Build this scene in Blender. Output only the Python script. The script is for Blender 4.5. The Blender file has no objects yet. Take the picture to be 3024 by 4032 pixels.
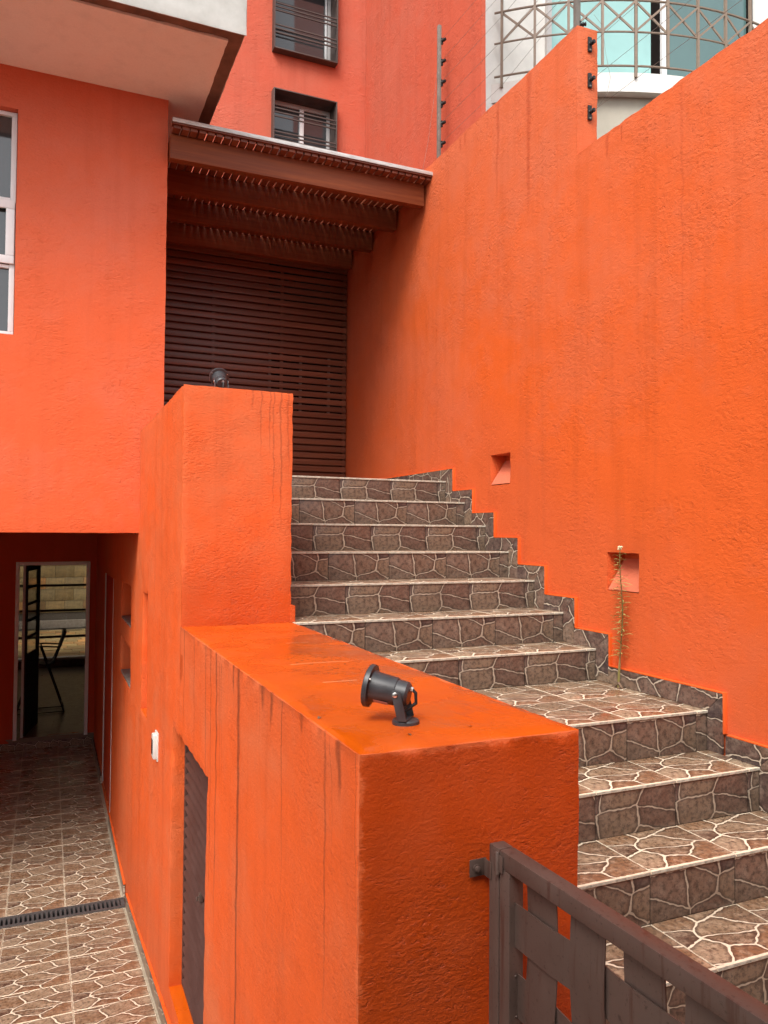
import bpy, bmesh, math, random
import numpy as np
from mathutils import Vector, Matrix, noise

random.seed(7)
SC = bpy.context.scene
COL = SC.collection

# ------------------------------------------------------------------ camera
# world frame: X along the risers (right), Y up the stairs (away), Z up; the eye is the origin
def cam_axes(yaw, pitch, roll):
    f = Vector((math.sin(yaw), math.cos(yaw), 0)); r = Vector((math.cos(yaw), -math.sin(yaw), 0)); u = Vector((0, 0, 1))
    f, u = f * math.cos(pitch) + u * math.sin(pitch), u * math.cos(pitch) - f * math.sin(pitch)
    r, u = r * math.cos(roll) + u * math.sin(roll), u * math.cos(roll) - r * math.sin(roll)
    return r, u, f
r_, u_, f_ = cam_axes(0.40651862, 0.02681437, 0.00768344)
cd = bpy.data.cameras.new('camera'); cam = bpy.data.objects.new('camera', cd); COL.objects.link(cam)
cd.sensor_fit = 'VERTICAL'; cd.sensor_height = 36.0; cd.lens = 27.512
cd.clip_start = 0.02; cd.clip_end = 2000
cam.matrix_world = Matrix(((r_.x, u_.x, -f_.x, 0), (r_.y, u_.y, -f_.y, 0), (r_.z, u_.z, -f_.z, 0), (0, 0, 0, 1)))
SC.camera = cam

# ------------------------------------------------------------------ light
SUN_EL, SUN_AZ = math.radians(51), math.radians(223)      # azimuth clockwise from +Y
w = bpy.data.worlds.new('World'); SC.world = w; w.use_nodes = True
wn = w.node_tree.nodes; wl = w.node_tree.links
bg = wn['Background']
sky = wn.new('ShaderNodeTexSky'); sky.sky_type = 'NISHITA'; sky.sun_disc = False
sky.sun_elevation = SUN_EL; sky.sun_rotation = SUN_AZ
sky.air_density = 1.0; sky.dust_density = 4.0; sky.ozone_density = 1.0
hs = wn.new('ShaderNodeHueSaturation'); hs.inputs['Saturation'].default_value = 0.22
wl.new(sky.outputs[0], hs.inputs['Color']); wl.new(hs.outputs[0], bg.inputs['Color'])
bg.inputs['Strength'].default_value = 0.15
sd = bpy.data.lights.new('sun', 'SUN'); sun = bpy.data.objects.new('sun', sd); COL.objects.link(sun)
sd.energy = 1.25; sd.angle = math.radians(30); sd.color = (1.0, 0.95, 0.88)
sdir = Vector((math.sin(SUN_AZ) * math.cos(SUN_EL), math.cos(SUN_AZ) * math.cos(SUN_EL), math.sin(SUN_EL)))
sun.rotation_euler = (-sdir).to_track_quat('-Z', 'Y').to_euler()
SC.view_settings.view_transform = 'Standard'; SC.view_settings.look = 'None'
SC.view_settings.gamma = 1.0; SC.view_settings.use_curve_mapping = False
SC.view_settings.exposure = 1.04
SC.cycles.use_denoising = True
SC.cycles.max_bounces = 10; SC.cycles.diffuse_bounces = 6; SC.cycles.glossy_bounces = 4
SC.cycles.transparent_max_bounces = 12
SC.cycles.sample_clamp_indirect = 6.0

# ------------------------------------------------------------------ materials
class NT:
    def __init__(s, name):
        s.m = bpy.data.materials.new(name); s.m.use_nodes = True
        s.n = s.m.node_tree.nodes; s.l = s.m.node_tree.links
        s.b = s.n['Principled BSDF']
    def new(s, t, **kw):
        nd = s.n.new(t)
        for k, v in kw.items(): setattr(nd, k, v)
        return nd
    def put(s, inp, v):
        if hasattr(v, 'links') or isinstance(v, bpy.types.NodeSocket): s.l.new(v, inp)
        else: inp.default_value = v
    def math(s, op, a, b=None, c=None, clamp=False):
        nd = s.new('ShaderNodeMath', operation=op, use_clamp=clamp)
        for i, v in enumerate((a, b, c)):
            if v is not None: s.put(nd.inputs[i], v)
        return nd.outputs[0]
    def mix(s, fac, a, b, blend='MIX'):
        nd = s.new('ShaderNodeMix', data_type='RGBA', blend_type=blend)
        s.put(nd.inputs[0], fac); s.put(nd.inputs[6], c4(a)); s.put(nd.inputs[7], c4(b))
        return nd.outputs[2]
    def noise(s, vec, scale, detail=4, rough=0.55, dist=0.0, dim='3D'):
        nd = s.new('ShaderNodeTexNoise', noise_dimensions=dim)
        if vec is not None: s.l.new(vec, nd.inputs['Vector'])
        nd.inputs['Scale'].default_value = scale; nd.inputs['Detail'].default_value = detail
        nd.inputs['Roughness'].default_value = rough; nd.inputs['Distortion'].default_value = dist
        return nd.outputs['Fac']
    def scale(s, vec, sc):
        nd = s.new('ShaderNodeVectorMath', operation='MULTIPLY'); s.l.new(vec, nd.inputs[0]); nd.inputs[1].default_value = sc
        return nd.outputs[0]
    def ramp(s, fac, *stops, interp='LINEAR'):
        nd = s.new('ShaderNodeValToRGB'); s.l.new(fac, nd.inputs[0]); e = nd.color_ramp.elements; nd.color_ramp.interpolation = interp
        while len(e) < len(stops): e.new(0.5)
        for i, (p, c) in enumerate(stops): e[i].position = p; e[i].color = c4(c)
        return nd.outputs[0]
    def mrange(s, v, a, b, c=0.0, d=1.0, smooth=False):
        nd = s.new('ShaderNodeMapRange', clamp=True, interpolation_type='SMOOTHSTEP' if smooth else 'LINEAR')
        s.put(nd.inputs[0], v)
        for i, x in enumerate((a, b, c, d)): s.put(nd.inputs[i + 1], x)
        return nd.outputs[0]
    def bump(s, h, strength, dist, prev=None):
        nd = s.new('ShaderNodeBump'); nd.inputs['Strength'].default_value = strength; nd.inputs['Distance'].default_value = dist
        s.l.new(h, nd.inputs['Height'])
        if prev is not None: s.l.new(prev, nd.inputs['Normal'])
        return nd.outputs[0]
    def done(s, color=None, rough=None, normal=None, metal=None, spec=None):
        if color is not None: s.put(s.b.inputs['Base Color'], c4(color))
        if rough is not None: s.put(s.b.inputs['Roughness'], rough)
        if normal is not None: s.l.new(normal, s.b.inputs['Normal'])
        if metal is not None: s.b.inputs['Metallic'].default_value = metal
        if spec is not None: s.b.inputs['Specular IOR Level'].default_value = spec
        return s.m
def c4(c):
    if isinstance(c, (tuple, list)): return tuple(c) + (1.0,) if len(c) == 3 else tuple(c)
    return c

def stucco(name, base, faded, rough=0.68, streak=0.0, tops=None, relief=1.0, spec=0.3, sparse=0.0, stain_col=(0.07, 0.018, 0.006), fade_z=None, wear=None, runs=(), deepen=None, freq=0.85, splash=False):
    t = NT(name)
    co = t.new('ShaderNodeTexCoord').outputs['Object']
    sep = t.new('ShaderNodeSeparateXYZ'); t.l.new(co, sep.inputs[0])
    X, Y, Z = sep.outputs
    n1 = t.noise(co, 0.9, 5, 0.6); n2 = t.noise(co, 7.0, 5, 0.65); n3 = t.noise(co, 90.0, 3, 0.6)
    f = t.mrange(t.math('ADD', t.math('MULTIPLY', n1, 0.7), t.math('MULTIPLY', n2, 0.3)), 0.36, 0.64, 0, 1, True)
    if fade_z:
        fz = t.mrange(Z, fade_z[0], fade_z[1], -0.35, 0.65, True)
        f = t.math('ADD', t.math('MULTIPLY', f, 0.75), fz, clamp=True)
    col = t.mix(f, base, faded)
    col = t.mix(t.mrange(n3, 0.3, 0.72, 0.0, 0.16), col, tuple(x * 0.62 for x in base))
    sv = t.scale(co, (9.0, 9.0, 0.55)); ns = t.noise(sv, 1.0, 6, 0.62)
    col = t.mix(t.mrange(ns, 0.5, 0.78, 0.0, 0.28 + streak * 0.45), col, tuple(x * 0.6 for x in base))
    if tops:
        # tops: list of (ymin, ymax, z_top, strength); rain drips running down from an edge
        for (ya, yb, zt, k, xa, xb) in tops:
            s_ = t.math('ADD', X, Y)
            cx = t.new('ShaderNodeCombineXYZ'); t.l.new(s_, cx.inputs[0])
            wob = t.math('MULTIPLY', t.math('SUBTRACT', t.noise(t.scale(co, (2, 2, 3)), 1.0, 2), 0.5), 0.10)
            s2 = t.math('ADD', s_, wob); cx2 = t.new('ShaderNodeCombineXYZ'); t.l.new(s2, cx2.inputs[0])
            d = t.math('SUBTRACT', zt, Z)
            nf = t.noise(cx2.outputs[0], 62.0, 2, 0.5); nm = t.noise(cx.outputs[0], 3.2, 2, 0.5)
            amt = t.math('ADD', t.mrange(nf, 0.52 + sparse, 0.76, -0.12, 1), t.math('MULTIPLY', t.math('SUBTRACT', nm, 0.53 + sparse), 1.8))
            m = t.mrange(t.math('SUBTRACT', amt, t.math('MULTIPLY', d, 0.62)), 0.02, 0.40, 0, k, True)
            edge = t.mrange(t.math('ADD', d, t.math('MULTIPLY', t.noise(co, 16, 4), 0.05)), 0.018, 0.062, 0.55 * k, 0.0, True)
            m = t.math('MAXIMUM', m, edge)
            g = t.math('MULTIPLY', t.math('GREATER_THAN', Y, ya), t.math('LESS_THAN', Y, yb))
            g = t.math('MULTIPLY', g, t.math('GREATER_THAN', d, 0.004))
            g = t.math('MULTIPLY', g, t.math('MULTIPLY', t.math('GREATER_THAN', X, xa), t.math('LESS_THAN', X, xb)))
            col = t.mix(t.math('MULTIPLY', m, g), col, stain_col)
    if splash:
        # pinkish scuffed band that climbs with the steps
        a_ = t.math('SUBTRACT', Z, t.math('ADD', t.math('MULTIPLY', Y, 0.576), -2.27))
        m = t.mrange(t.math('ADD', a_, t.math('MULTIPLY', t.math('SUBTRACT', t.noise(co, 2.4, 5, 0.65), 0.5), 0.9)), 0.10, 0.75, 0.26, 0, True)
        col = t.mix(m, col, (0.50, 0.105, 0.052))
    if runs:
        wobx = t.math('MULTIPLY', t.math('SUBTRACT', t.noise(t.scale(co, (3, 3, 7)), 1.0, 4), 0.5), 0.045)
        rough_ = t.noise(t.scale(co, (60, 60, 24)), 1.0, 3, 0.6)
        for (axis, c0, zt, ln, wd, k, xa, xb, ya, yb) in runs:
            p = t.math('ADD', Y if axis == 'y' else X, wobx)
            d = t.math('SUBTRACT', zt, Z)
            fr_ = t.math('DIVIDE', d, ln)
            ww = t.math('MULTIPLY', t.math('SUBTRACT', 1.25, t.math('MULTIPLY', fr_, 0.75)), wd)
            dist = t.math('SUBTRACT', t.math('ABSOLUTE', t.math('SUBTRACT', p, c0)), t.math('MULTIPLY', t.math('SUBTRACT', rough_, 0.5), wd * 1.6))
            m = t.mrange(t.math('DIVIDE', dist, ww), 0.0, 1.25, k * 0.82, 0, True)
            m = t.math('MULTIPLY', m, t.mrange(fr_, 0.55, 1.0, 1, 0, True)); m = t.math('MULTIPLY', m, t.math('GREATER_THAN', d, 0.0))
            g = t.math('MULTIPLY', t.math('MULTIPLY', t.math('GREATER_THAN', X, xa), t.math('LESS_THAN', X, xb)), t.math('MULTIPLY', t.math('GREATER_THAN', Y, ya), t.math('LESS_THAN', Y, yb)))
            col = t.mix(t.math('MULTIPLY', m, g), col, stain_col)
    deepm = None
    if deepen:
        # deeper orange and lower roughness inside the given boxes, easing off upwards
        for (xa, xb, ya, yb, za, zb, k) in deepen:
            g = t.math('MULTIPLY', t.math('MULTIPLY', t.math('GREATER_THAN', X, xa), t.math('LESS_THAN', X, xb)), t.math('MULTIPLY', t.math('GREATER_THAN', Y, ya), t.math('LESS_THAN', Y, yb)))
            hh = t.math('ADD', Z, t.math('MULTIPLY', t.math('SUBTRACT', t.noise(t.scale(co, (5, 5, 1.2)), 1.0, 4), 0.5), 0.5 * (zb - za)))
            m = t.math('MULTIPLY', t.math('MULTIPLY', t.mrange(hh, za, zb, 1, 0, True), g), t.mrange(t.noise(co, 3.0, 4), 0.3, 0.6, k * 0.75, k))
            deepm = m if deepm is None else t.math('MAXIMUM', deepm, m)
        col = t.mix(deepm, col, (0.36, 0.040, 0.001))
    if wear:
        wn_ = t.math('MULTIPLY', t.math('SUBTRACT', t.noise(co, 38, 4, 0.6), 0.42), 0.05)
        top = t.mrange(t.math('ADD', t.math('SUBTRACT', wear[2], Z), wn_), 0.008, 0.022, 1, 0, True)
        side = t.mrange(t.math('ADD', t.math('SUBTRACT', X, wear[0]), wn_), 0.004, 0.018, 1, 0, True)
        m = t.math('MULTIPLY', t.math('MAXIMUM', top, side), t.math('LESS_THAN', Y, wear[1] + 0.012))
        col = t.mix(t.math('MULTIPLY', m, 0.5), col, (0.66, 0.15, 0.05))
    # relief: fine grain, trowel swirls, blobs
    g1 = t.noise(co, 150.0, 3, 0.6)
    tw = t.noise(t.scale(co, (66 * freq, 66 * freq, 120 * freq)), 1.0, 4, 0.62, 0.1)
    g2 = t.noise(t.scale(co, (38 * freq, 38 * freq, 66 * freq)), 1.0, 5, 0.68, 0.25)
    patch = t.mrange(t.noise(co, 2.6, 4, 0.6), 0.38, 0.66, 0.30, 1.15, True)
    pits = t.mrange(g2, 0.30, 0.46, -1.0, 0, True)
    crest = t.mrange(g2, 0.58, 0.74, 0, 1, True)
    h = t.math('ADD', t.math('MULTIPLY', t.math('ADD', tw, t.math('ADD', t.math('MULTIPLY', crest, 0.45), t.math('MULTIPLY', pits, 0.5))), patch), t.math('MULTIPLY', g1, 0.30))
    nb = t.bump(h, 0.62 * relief, 0.0062 / freq ** 0.5)
    rg = t.mrange(n2, 0.3, 0.7, rough - 0.07, rough + 0.08)
    if deepm is not None: rg = t.math('SUBTRACT', rg, t.math('MULTIPLY', deepm, 0.22))
    return t.done(col, rg, nb, spec=spec)

OR_BASE, OR_FADE = (0.66, 0.095, 0.014), (0.60, 0.125, 0.045)
M = {}
LW = (0.5, 0.606, 1.0, 3.875)
def lrun(y, ln, wd, k): return ('y', y, -0.452, ln, wd, k) + LW
def prun(x, ln, wd, k): return ('x', x, 0.715, ln, wd, k, 0.61, 1.2, 3.85, 3.885)
def rrun(y, zt, ln, wd, k): return ('y', y, zt, ln, wd, k, 2.7, 2.85, -5, 7.4)
RUNS_L = [lrun(3.86, 0.36, 0.012, .55), lrun(3.75, 0.55, 0.010, .6), lrun(3.47, 0.40, 0.009, .5), lrun(3.20, 0.9, 0.010, .5), lrun(3.09, 1.1, 0.009, .6), lrun(2.985, 1.2, 0.013, .7), lrun(2.615, 1.9, 0.020, .82), lrun(2.69, 0.12, 0.014, .8), lrun(2.302, 0.09, 0.022, .7), lrun(2.198, 0.13, 0.018, .75), lrun(1.726, 0.75, 0.009, .5), lrun(1.635, 0.15, 0.018, .7), lrun(1.92, 0.07, 0.02, .6)]
RUNS_P = [prun(0.984, 0.34, 0.005, .42), prun(1.03, 0.36, 0.005, .42), prun(1.05, 0.8, 0.005, .38), prun(1.088, 0.85, 0.006, .45), prun(1.127, 0.5, 0.007, .35), prun(0.937, 0.12, 0.007, .3)]
RUNS_R = [rrun(4.615, 2.99, 0.80, 0.022, .5), rrun(4.23, 2.99, 1.1, 0.030, .6), rrun(3.453, 2.225, 0.16, 0.016, .6), rrun(3.337, 2.225, 0.12, 0.008, .6), rrun(5.14, 2.99, 0.13, 0.02, .5), rrun(5.07, 2.99, 0.12, 0.02, .5), rrun(2.9, 2.225, 1.7, 0.010, .28)]
M['wall_right'] = stucco('orange stucco of the boundary wall', (0.64, 0.100, 0.013), (0.57, 0.128, 0.050), tops=[(-5, 3.72, 2.238, 0.4, 0, 9), (3.74, 5.6, 3.01, 0.4, 0, 9)], sparse=0.14, streak=0.25, runs=RUNS_R, stain_col=(0.33, 0.04, 0.008), fade_z=(0.3, 3.2), freq=0.55, splash=True)
M['wall_stair'] = stucco('orange stucco of the stair wall', (0.66, 0.092, 0.011), (0.57, 0.125, 0.04), tops=[(1.0, 3.865, -0.456, 0.5, 0.5, 0.606), (3.88, 5.79, 0.718, 0.4, 0.5, 0.62)], sparse=0.045, streak=0.4, wear=(0.60, 1.515, -0.456), runs=RUNS_L + RUNS_P, deepen=[(0.603, 1.2, 1.0, 1.528, -0.42, -0.36, 0.85), (0.603, 1.2, 3.80, 3.885, -0.42, 0.02, 0.55), (0.5, 0.75, 2.0, 8.0, -2.55, -1.6, 0.35)])
M['house'] = stucco('orange stucco of the house', (0.66, 0.105, 0.028), (0.64, 0.145, 0.075), relief=1.0, fade_z=(0.4, 3.4), freq=0.55)
M['upper'] = stucco('coral stucco of the upper floors', (0.50, 0.088, 0.042), (0.48, 0.112, 0.064), streak=0.2, freq=0.45)
M['soffit'] = stucco('pale salmon ceiling paint', (0.86, 0.80, 0.76), (0.84, 0.76, 0.71), relief=0.3)
M['edge'] = stucco('orange painted edge', (0.68, 0.10, 0.010), (0.66, 0.11, 0.02), relief=0.8)
M['niche'] = stucco('pale coral niche paint', (0.60, 0.15, 0.075), (0.58, 0.16, 0.09), relief=0.5)
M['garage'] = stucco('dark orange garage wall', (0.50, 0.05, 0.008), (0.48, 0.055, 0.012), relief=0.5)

GX, GY, SCR = 0.90, 2.60, [(0.91, 1.01, 3.12), (0.775, 0.99, 2.60), (0.775, 0.885, 2.26)]
def wet_top():
    t = NT('wet orange coping'); co = t.new('ShaderNodeTexCoord').outputs['Object']
    n1 = t.noise(co, 2.6, 5, 0.6); n2 = t.noise(t.scale(co, (14, 5, 5)), 1.0, 6, 0.65)
    col = t.mix(t.mrange(n1, 0.35, 0.65, 0, 1, True), (0.52, 0.082, 0.003), (0.47, 0.072, 0.006))
    col = t.mix(t.mrange(n2, 0.52, 0.75, 0, 0.45), col, (0.42, 0.055, 0.008))
    # grime patch with speckles half way along the coping
    sep = t.new('ShaderNodeSeparateXYZ'); t.l.new(co, sep.inputs[0])
    px = t.math('DIVIDE', t.math('SUBTRACT', sep.outputs[0], GX), 0.14); py = t.math('DIVIDE', t.math('SUBTRACT', sep.outputs[1], GY), 0.34)
    rr = t.math('ADD', t.math('MULTIPLY', px, px), t.math('MULTIPLY', py, py))
    sp = t.mrange(t.noise(t.scale(co, (70, 45, 50)), 1.0, 4, 0.65), 0.57, 0.63, 0, 1)
    col = t.mix(t.math('MULTIPLY', t.math('MULTIPLY', sp, t.mrange(rr, 0.2, 1.0, 0.85, 0)), 1.0), col, (0.09, 0.02, 0.004))
    for (x0, x1, y0) in SCR:
        line = t.math('MULTIPLY', t.math('MULTIPLY', t.math('GREATER_THAN', sep.outputs[0], x0), t.math('LESS_THAN', sep.outputs[0], x1)),
                      t.mrange(t.math('ABSOLUTE', t.math('SUBTRACT', t.math('ADD', sep.outputs[1], t.math('MULTIPLY', n2, 0.01)), y0 + 0.005)), 0.003, 0.007, 0.7, 0))
        col = t.mix(line, col, (0.72, 0.28, 0.12))
    h = t.noise(t.scale(co, (30, 12, 12)), 1.0, 5, 0.6, 0.8)
    wet = t.mrange(t.noise(co, 3.5, 4), 0.42, 0.60, 0.09, 0.40, True)
    return t.done(col, wet, t.bump(h, 0.28, 0.004), spec=0.5)
M['wet'] = wet_top()

def tile_print(name, warm, gain=1.0):
    t = NT(name); uv = t.new('ShaderNodeUVMap').outputs[0]
    # bend the coordinates so that the printed stones get crooked outlines
    nz = t.new('ShaderNodeTexNoise', noise_dimensions='2D'); t.l.new(uv, nz.inputs['Vector'])
    nz.inputs['Scale'].default_value = 11; nz.inputs['Detail'].default_value = 2.5; nz.inputs['Roughness'].default_value = 0.5
    a = t.new('ShaderNodeVectorMath', operation='SUBTRACT'); t.l.new(nz.outputs['Color'], a.inputs[0]); a.inputs[1].default_value = (0.5, 0.5, 0.5)
    b = t.new('ShaderNodeVectorMath', operation='MULTIPLY_ADD'); t.l.new(a.outputs[0], b.inputs[0]); b.inputs[1].default_value = (0.040, 0.040, 0); t.l.new(uv, b.inputs[2])
    v = t.scale(b.outputs[0], (5.9, 8.4, 1.0))
    vo = t.new('ShaderNodeTexVoronoi', voronoi_dimensions='2D', feature='F1'); t.l.new(v, vo.inputs['Vector']); vo.inputs['Scale'].default_value = 1.0; vo.inputs['Randomness'].default_value = 0.92
    ve = t.new('ShaderNodeTexVoronoi', voronoi_dimensions='2D', feature='DISTANCE_TO_EDGE'); t.l.new(v, ve.inputs['Vector']); ve.inputs['Scale'].default_value = 1.0; ve.inputs['Randomness'].default_value = 0.92
    sc = t.new('ShaderNodeSeparateColor'); t.l.new(vo.outputs['Color'], sc.inputs[0])
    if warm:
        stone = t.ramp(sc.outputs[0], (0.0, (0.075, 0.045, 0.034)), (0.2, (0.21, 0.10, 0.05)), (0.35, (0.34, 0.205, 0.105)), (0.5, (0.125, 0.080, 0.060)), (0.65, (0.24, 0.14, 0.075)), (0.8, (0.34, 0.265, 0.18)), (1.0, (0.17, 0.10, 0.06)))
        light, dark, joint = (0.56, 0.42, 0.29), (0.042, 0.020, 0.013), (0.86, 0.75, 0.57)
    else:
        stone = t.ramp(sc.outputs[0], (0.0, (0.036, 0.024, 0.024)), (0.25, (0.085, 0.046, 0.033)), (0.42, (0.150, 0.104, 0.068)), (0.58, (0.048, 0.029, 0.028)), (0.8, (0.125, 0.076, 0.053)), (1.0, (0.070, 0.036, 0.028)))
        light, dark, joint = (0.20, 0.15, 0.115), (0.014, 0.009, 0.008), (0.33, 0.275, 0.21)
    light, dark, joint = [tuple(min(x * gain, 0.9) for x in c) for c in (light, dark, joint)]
    stone = t.mix(1.0, stone, (gain, gain, gain), 'MULTIPLY')
    m1 = t.noise(uv, 16, 8, 0.74); m2 = t.noise(uv, 48, 6, 0.78)
    col = t.mix(t.mrange(m1, 0.46, 0.64, 0, 0.62 if warm else 0.48), stone, light)
    col = t.mix(t.mrange(m2, 0.47, 0.62, 0, 0.78), col, dark)
    col = t.mix(t.mrange(t.noise(uv, 130, 4, 0.7), 0.56, 0.72, 0, 0.4), col, light)
    wdt = t.mrange(t.noise(uv, 30, 3), 0.3, 0.7, 0.012 if warm else 0.008, 0.042 if warm else 0.034)
    e = ve.outputs['Distance']
    lo = t.math('MULTIPLY', wdt, 0.72)
    jm = t.mrange(t.math('SUBTRACT', e, lo), 0.0, 0.014, 1, 0, True)
    if warm:
        ss = t.new('ShaderNodeSeparateXYZ'); t.l.new(uv, ss.inputs[0])
        lx = t.math('SUBTRACT', ss.outputs[0], 3.1); ly = t.math('SUBTRACT', ss.outputs[1], 5.2)
        bx = t.math('MINIMUM', lx, t.math('SUBTRACT', 0.3985, lx)); by = t.math('MINIMUM', ly, t.math('SUBTRACT', 0.3985, ly))
        bd = t.math('ADD', t.math('MINIMUM', bx, by), t.math('MULTIPLY', t.math('SUBTRACT', t.noise(uv, 42, 3), 0.5), -0.012))
        jm = t.math('MAXIMUM', jm, t.mrange(bd, 0.0022, 0.0050, 1, 0, True))
    rim = t.mrange(e, 0.03, 0.13, 0.6, 0, True)
    col = t.mix(rim, col, dark)
    jc = t.mix(t.mrange(m2, 0.38, 0.66, 0, 0.4 if warm else 0.7), joint, tuple(x * 0.55 for x in joint))
    col = t.mix(jm, col, jc)
    nb = t.bump(t.math('ADD', t.mrange(e, 0.0, 0.14, 0, 1, True), t.math('MULTIPLY', m1, 0.5)), 0.28, 0.003)
    # dirt washed over the whole floor, different on each tile
    gi = t.new('ShaderNodeNewGeometry').outputs['Position']
    orr = t.new('ShaderNodeObjectInfo').outputs['Random']; col = t.mix(t.math('MULTIPLY', orr, 0.12), col, (0.11, 0.085, 0.065) if warm else (0.05, 0.038, 0.031))
    dirt = t.mrange(t.noise(gi, 3.1, 5, 0.65), 0.52, 0.78, 0, 0.32, True)
    col = t.mix(dirt, col, (0.13, 0.10, 0.075) if warm else (0.075, 0.058, 0.045))
    return t.done(col, t.mrange(t.noise(gi, 4, 4), 0.35, 0.65, 0.16 if warm else 0.3, 0.42), nb, spec=0.5)
M['tile_floor'] = tile_print('flagstone print on floor tile', True)
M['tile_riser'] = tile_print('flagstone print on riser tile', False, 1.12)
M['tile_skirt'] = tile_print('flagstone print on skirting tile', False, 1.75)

def simple(name, col, rough, metal=0.0, spec=0.4, var=0.25, scale=14.0, bump=0.0, bscale=60, col2=None, stretch=None):
    t = NT(name); co = t.new('ShaderNodeTexCoord').outputs['Object']
    v = t.scale(co, stretch) if stretch else co
    n = t.noise(v, scale, 5, 0.62)
    c = t.mix(t.mrange(n, 0.34, 0.68, 0, 1), col, col2 if col2 else tuple(x * (1 - var) for x in col))
    nb = t.bump(t.noise(v, bscale, 4, 0.6), bump, 0.003) if bump else None
    return t.done(c, t.mrange(n, 0.3, 0.7, max(rough - 0.06, 0.03), rough + 0.08), nb, metal, spec)
M['ceramic'] = simple('pale tile body', (0.54, 0.50, 0.41), 0.6, var=0.6, scale=40, spec=0.3)
M['grout'] = simple('grey grout', (0.21, 0.18, 0.145), 0.9, spec=0.1, scale=30, bump=0.3)
M['grout_dark'] = simple('dark grout', (0.13, 0.11, 0.09), 0.9, spec=0.1, scale=30, bump=0.3)
M['concrete'] = simple('raw concrete', (0.14, 0.085, 0.065), 0.92, col2=(0.23, 0.13, 0.095), scale=7, spec=0.15, bump=0.5, bscale=45)
M['white_face'] = simple('weathered white fascia', (0.50, 0.50, 0.47), 0.8, col2=(0.38, 0.38, 0.35), scale=5, spec=0.2, bump=0.25, bscale=70)
M['white_wall'] = simple('white plaster', (0.76, 0.75, 0.71), 0.85, var=0.10, scale=6, spec=0.2, bump=0.35, bscale=26)
M['beige_wall'] = simple('beige plaster', (0.46, 0.43, 0.355), 0.85, var=0.10, scale=4, spec=0.2, bump=0.2, bscale=30)
M['alu'] = simple('white aluminium', (0.78, 0.78, 0.78), 0.38, var=0.06, spec=0.45)
M['alu_grey'] = simple('grey aluminium', (0.50, 0.48, 0.47), 0.4, var=0.10, spec=0.45)
M['bronze'] = simple('bronze painted iron', (0.25, 0.18, 0.13), 0.5, var=0.18, scale=30)
M['box_brown'] = simple('dark brown steel', (0.075, 0.050, 0.042), 0.5, var=0.25, scale=9)
M['black'] = simple('black powder coat', (0.024, 0.025, 0.028), 0.40, col2=(0.045, 0.046, 0.05), scale=22, spec=0.5)
M['blackplastic'] = simple('black plastic', (0.016, 0.016, 0.017), 0.5, var=0.3)
M['steel'] = simple('steel screw', (0.62, 0.60, 0.57), 0.3, metal=1.0)
M['galv'] = simple('galvanised flashing', (0.62, 0.62, 0.60), 0.45, metal=0.35, col2=(0.40, 0.39, 0.37), scale=10, stretch=(1, 8, 8))
M['pole'] = simple('weathered fence pole', (0.20, 0.18, 0.155), 0.6, var=0.35, scale=18)
M['drain'] = simple('grey plastic grate', (0.075, 0.068, 0.066), 0.5, var=0.3)
M['white_plastic'] = simple('white plastic', (0.58, 0.57, 0.53), 0.35, var=0.05)
M['dark_lens'] = simple('dark lens', (0.05, 0.05, 0.055), 0.12, var=0.1)
M['sticker'] = simple('faded pink sticker', (0.44, 0.30, 0.29), 0.55)
M['stem'] = simple('weed stem', (0.17, 0.15, 0.045), 0.6, col2=(0.22, 0.12, 0.05), scale=9)
M['leaf'] = simple('weed leaf', (0.20, 0.21, 0.055), 0.55, col2=(0.42, 0.36, 0.12), scale=14)
M['flower'] = simple('cream blossom', (0.74, 0.70, 0.46), 0.7, var=0.2)
M['root'] = simple('withered root', (0.16, 0.10, 0.06), 0.85, var=0.5, scale=40)
M['room'] = simple('room wall', (0.30, 0.25, 0.20), 0.8)
M['room_floor'] = simple('beige room floor', (0.16, 0.115, 0.08), 0.32, var=0.15, spec=0.5)
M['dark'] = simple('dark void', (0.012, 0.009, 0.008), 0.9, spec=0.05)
M['stone_tile'] = None
def slate():
    t = NT('slate cladding'); oi = t.new('ShaderNodeObjectInfo').outputs['Random']; co = t.new('ShaderNodeTexCoord').outputs['Object']
    c = t.ramp(oi, (0, (0.24, 0.16, 0.06)), (0.35, (0.46, 0.31, 0.13)), (0.6, (0.28, 0.21, 0.10)), (0.8, (0.56, 0.26, 0.08)), (1, (0.17, 0.13, 0.06)))
    n = t.noise(co, 9, 6, 0.7)
    return t.done(t.mix(t.mrange(n, 0.4, 0.7, 0, 0.6), c, (0.07, 0.06, 0.035)), 0.6, t.bump(n, 0.5, 0.01))
M['stone_tile'] = slate()

def wood(name, c1, c2, rough, grain=(1.2, 30, 30), spec=0.4):
    t = NT(name); co = t.new('ShaderNodeTexCoord').outputs['Object']; oi = t.new('ShaderNodeObjectInfo').outputs['Random']
    v = t.new('ShaderNodeVectorMath', operation='ADD'); t.l.new(t.scale(co, grain), v.inputs[0])
    cx = t.new('ShaderNodeCombineXYZ'); t.l.new(t.math('MULTIPLY', oi, 37.0), cx.inputs[0]); t.l.new(cx.outputs[0], v.inputs[1])
    n = t.noise(v.outputs[0], 1.0, 7, 0.65, 0.4)
    col = t.mix(t.mrange(n, 0.32, 0.68, 0, 1), c1, c2)
    col = t.mix(t.math('MULTIPLY', oi, 0.5), col, tuple(x * 0.5 for x in c1))
    return t.done(col, t.mrange(n, 0.3, 0.7, rough - 0.05, rough + 0.1), t.bump(n, 0.15, 0.002), spec=spec)
M['beam'] = wood('varnished beam', (0.15, 0.034, 0.012), (0.25, 0.070, 0.024), 0.50, spec=0.25)
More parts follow.
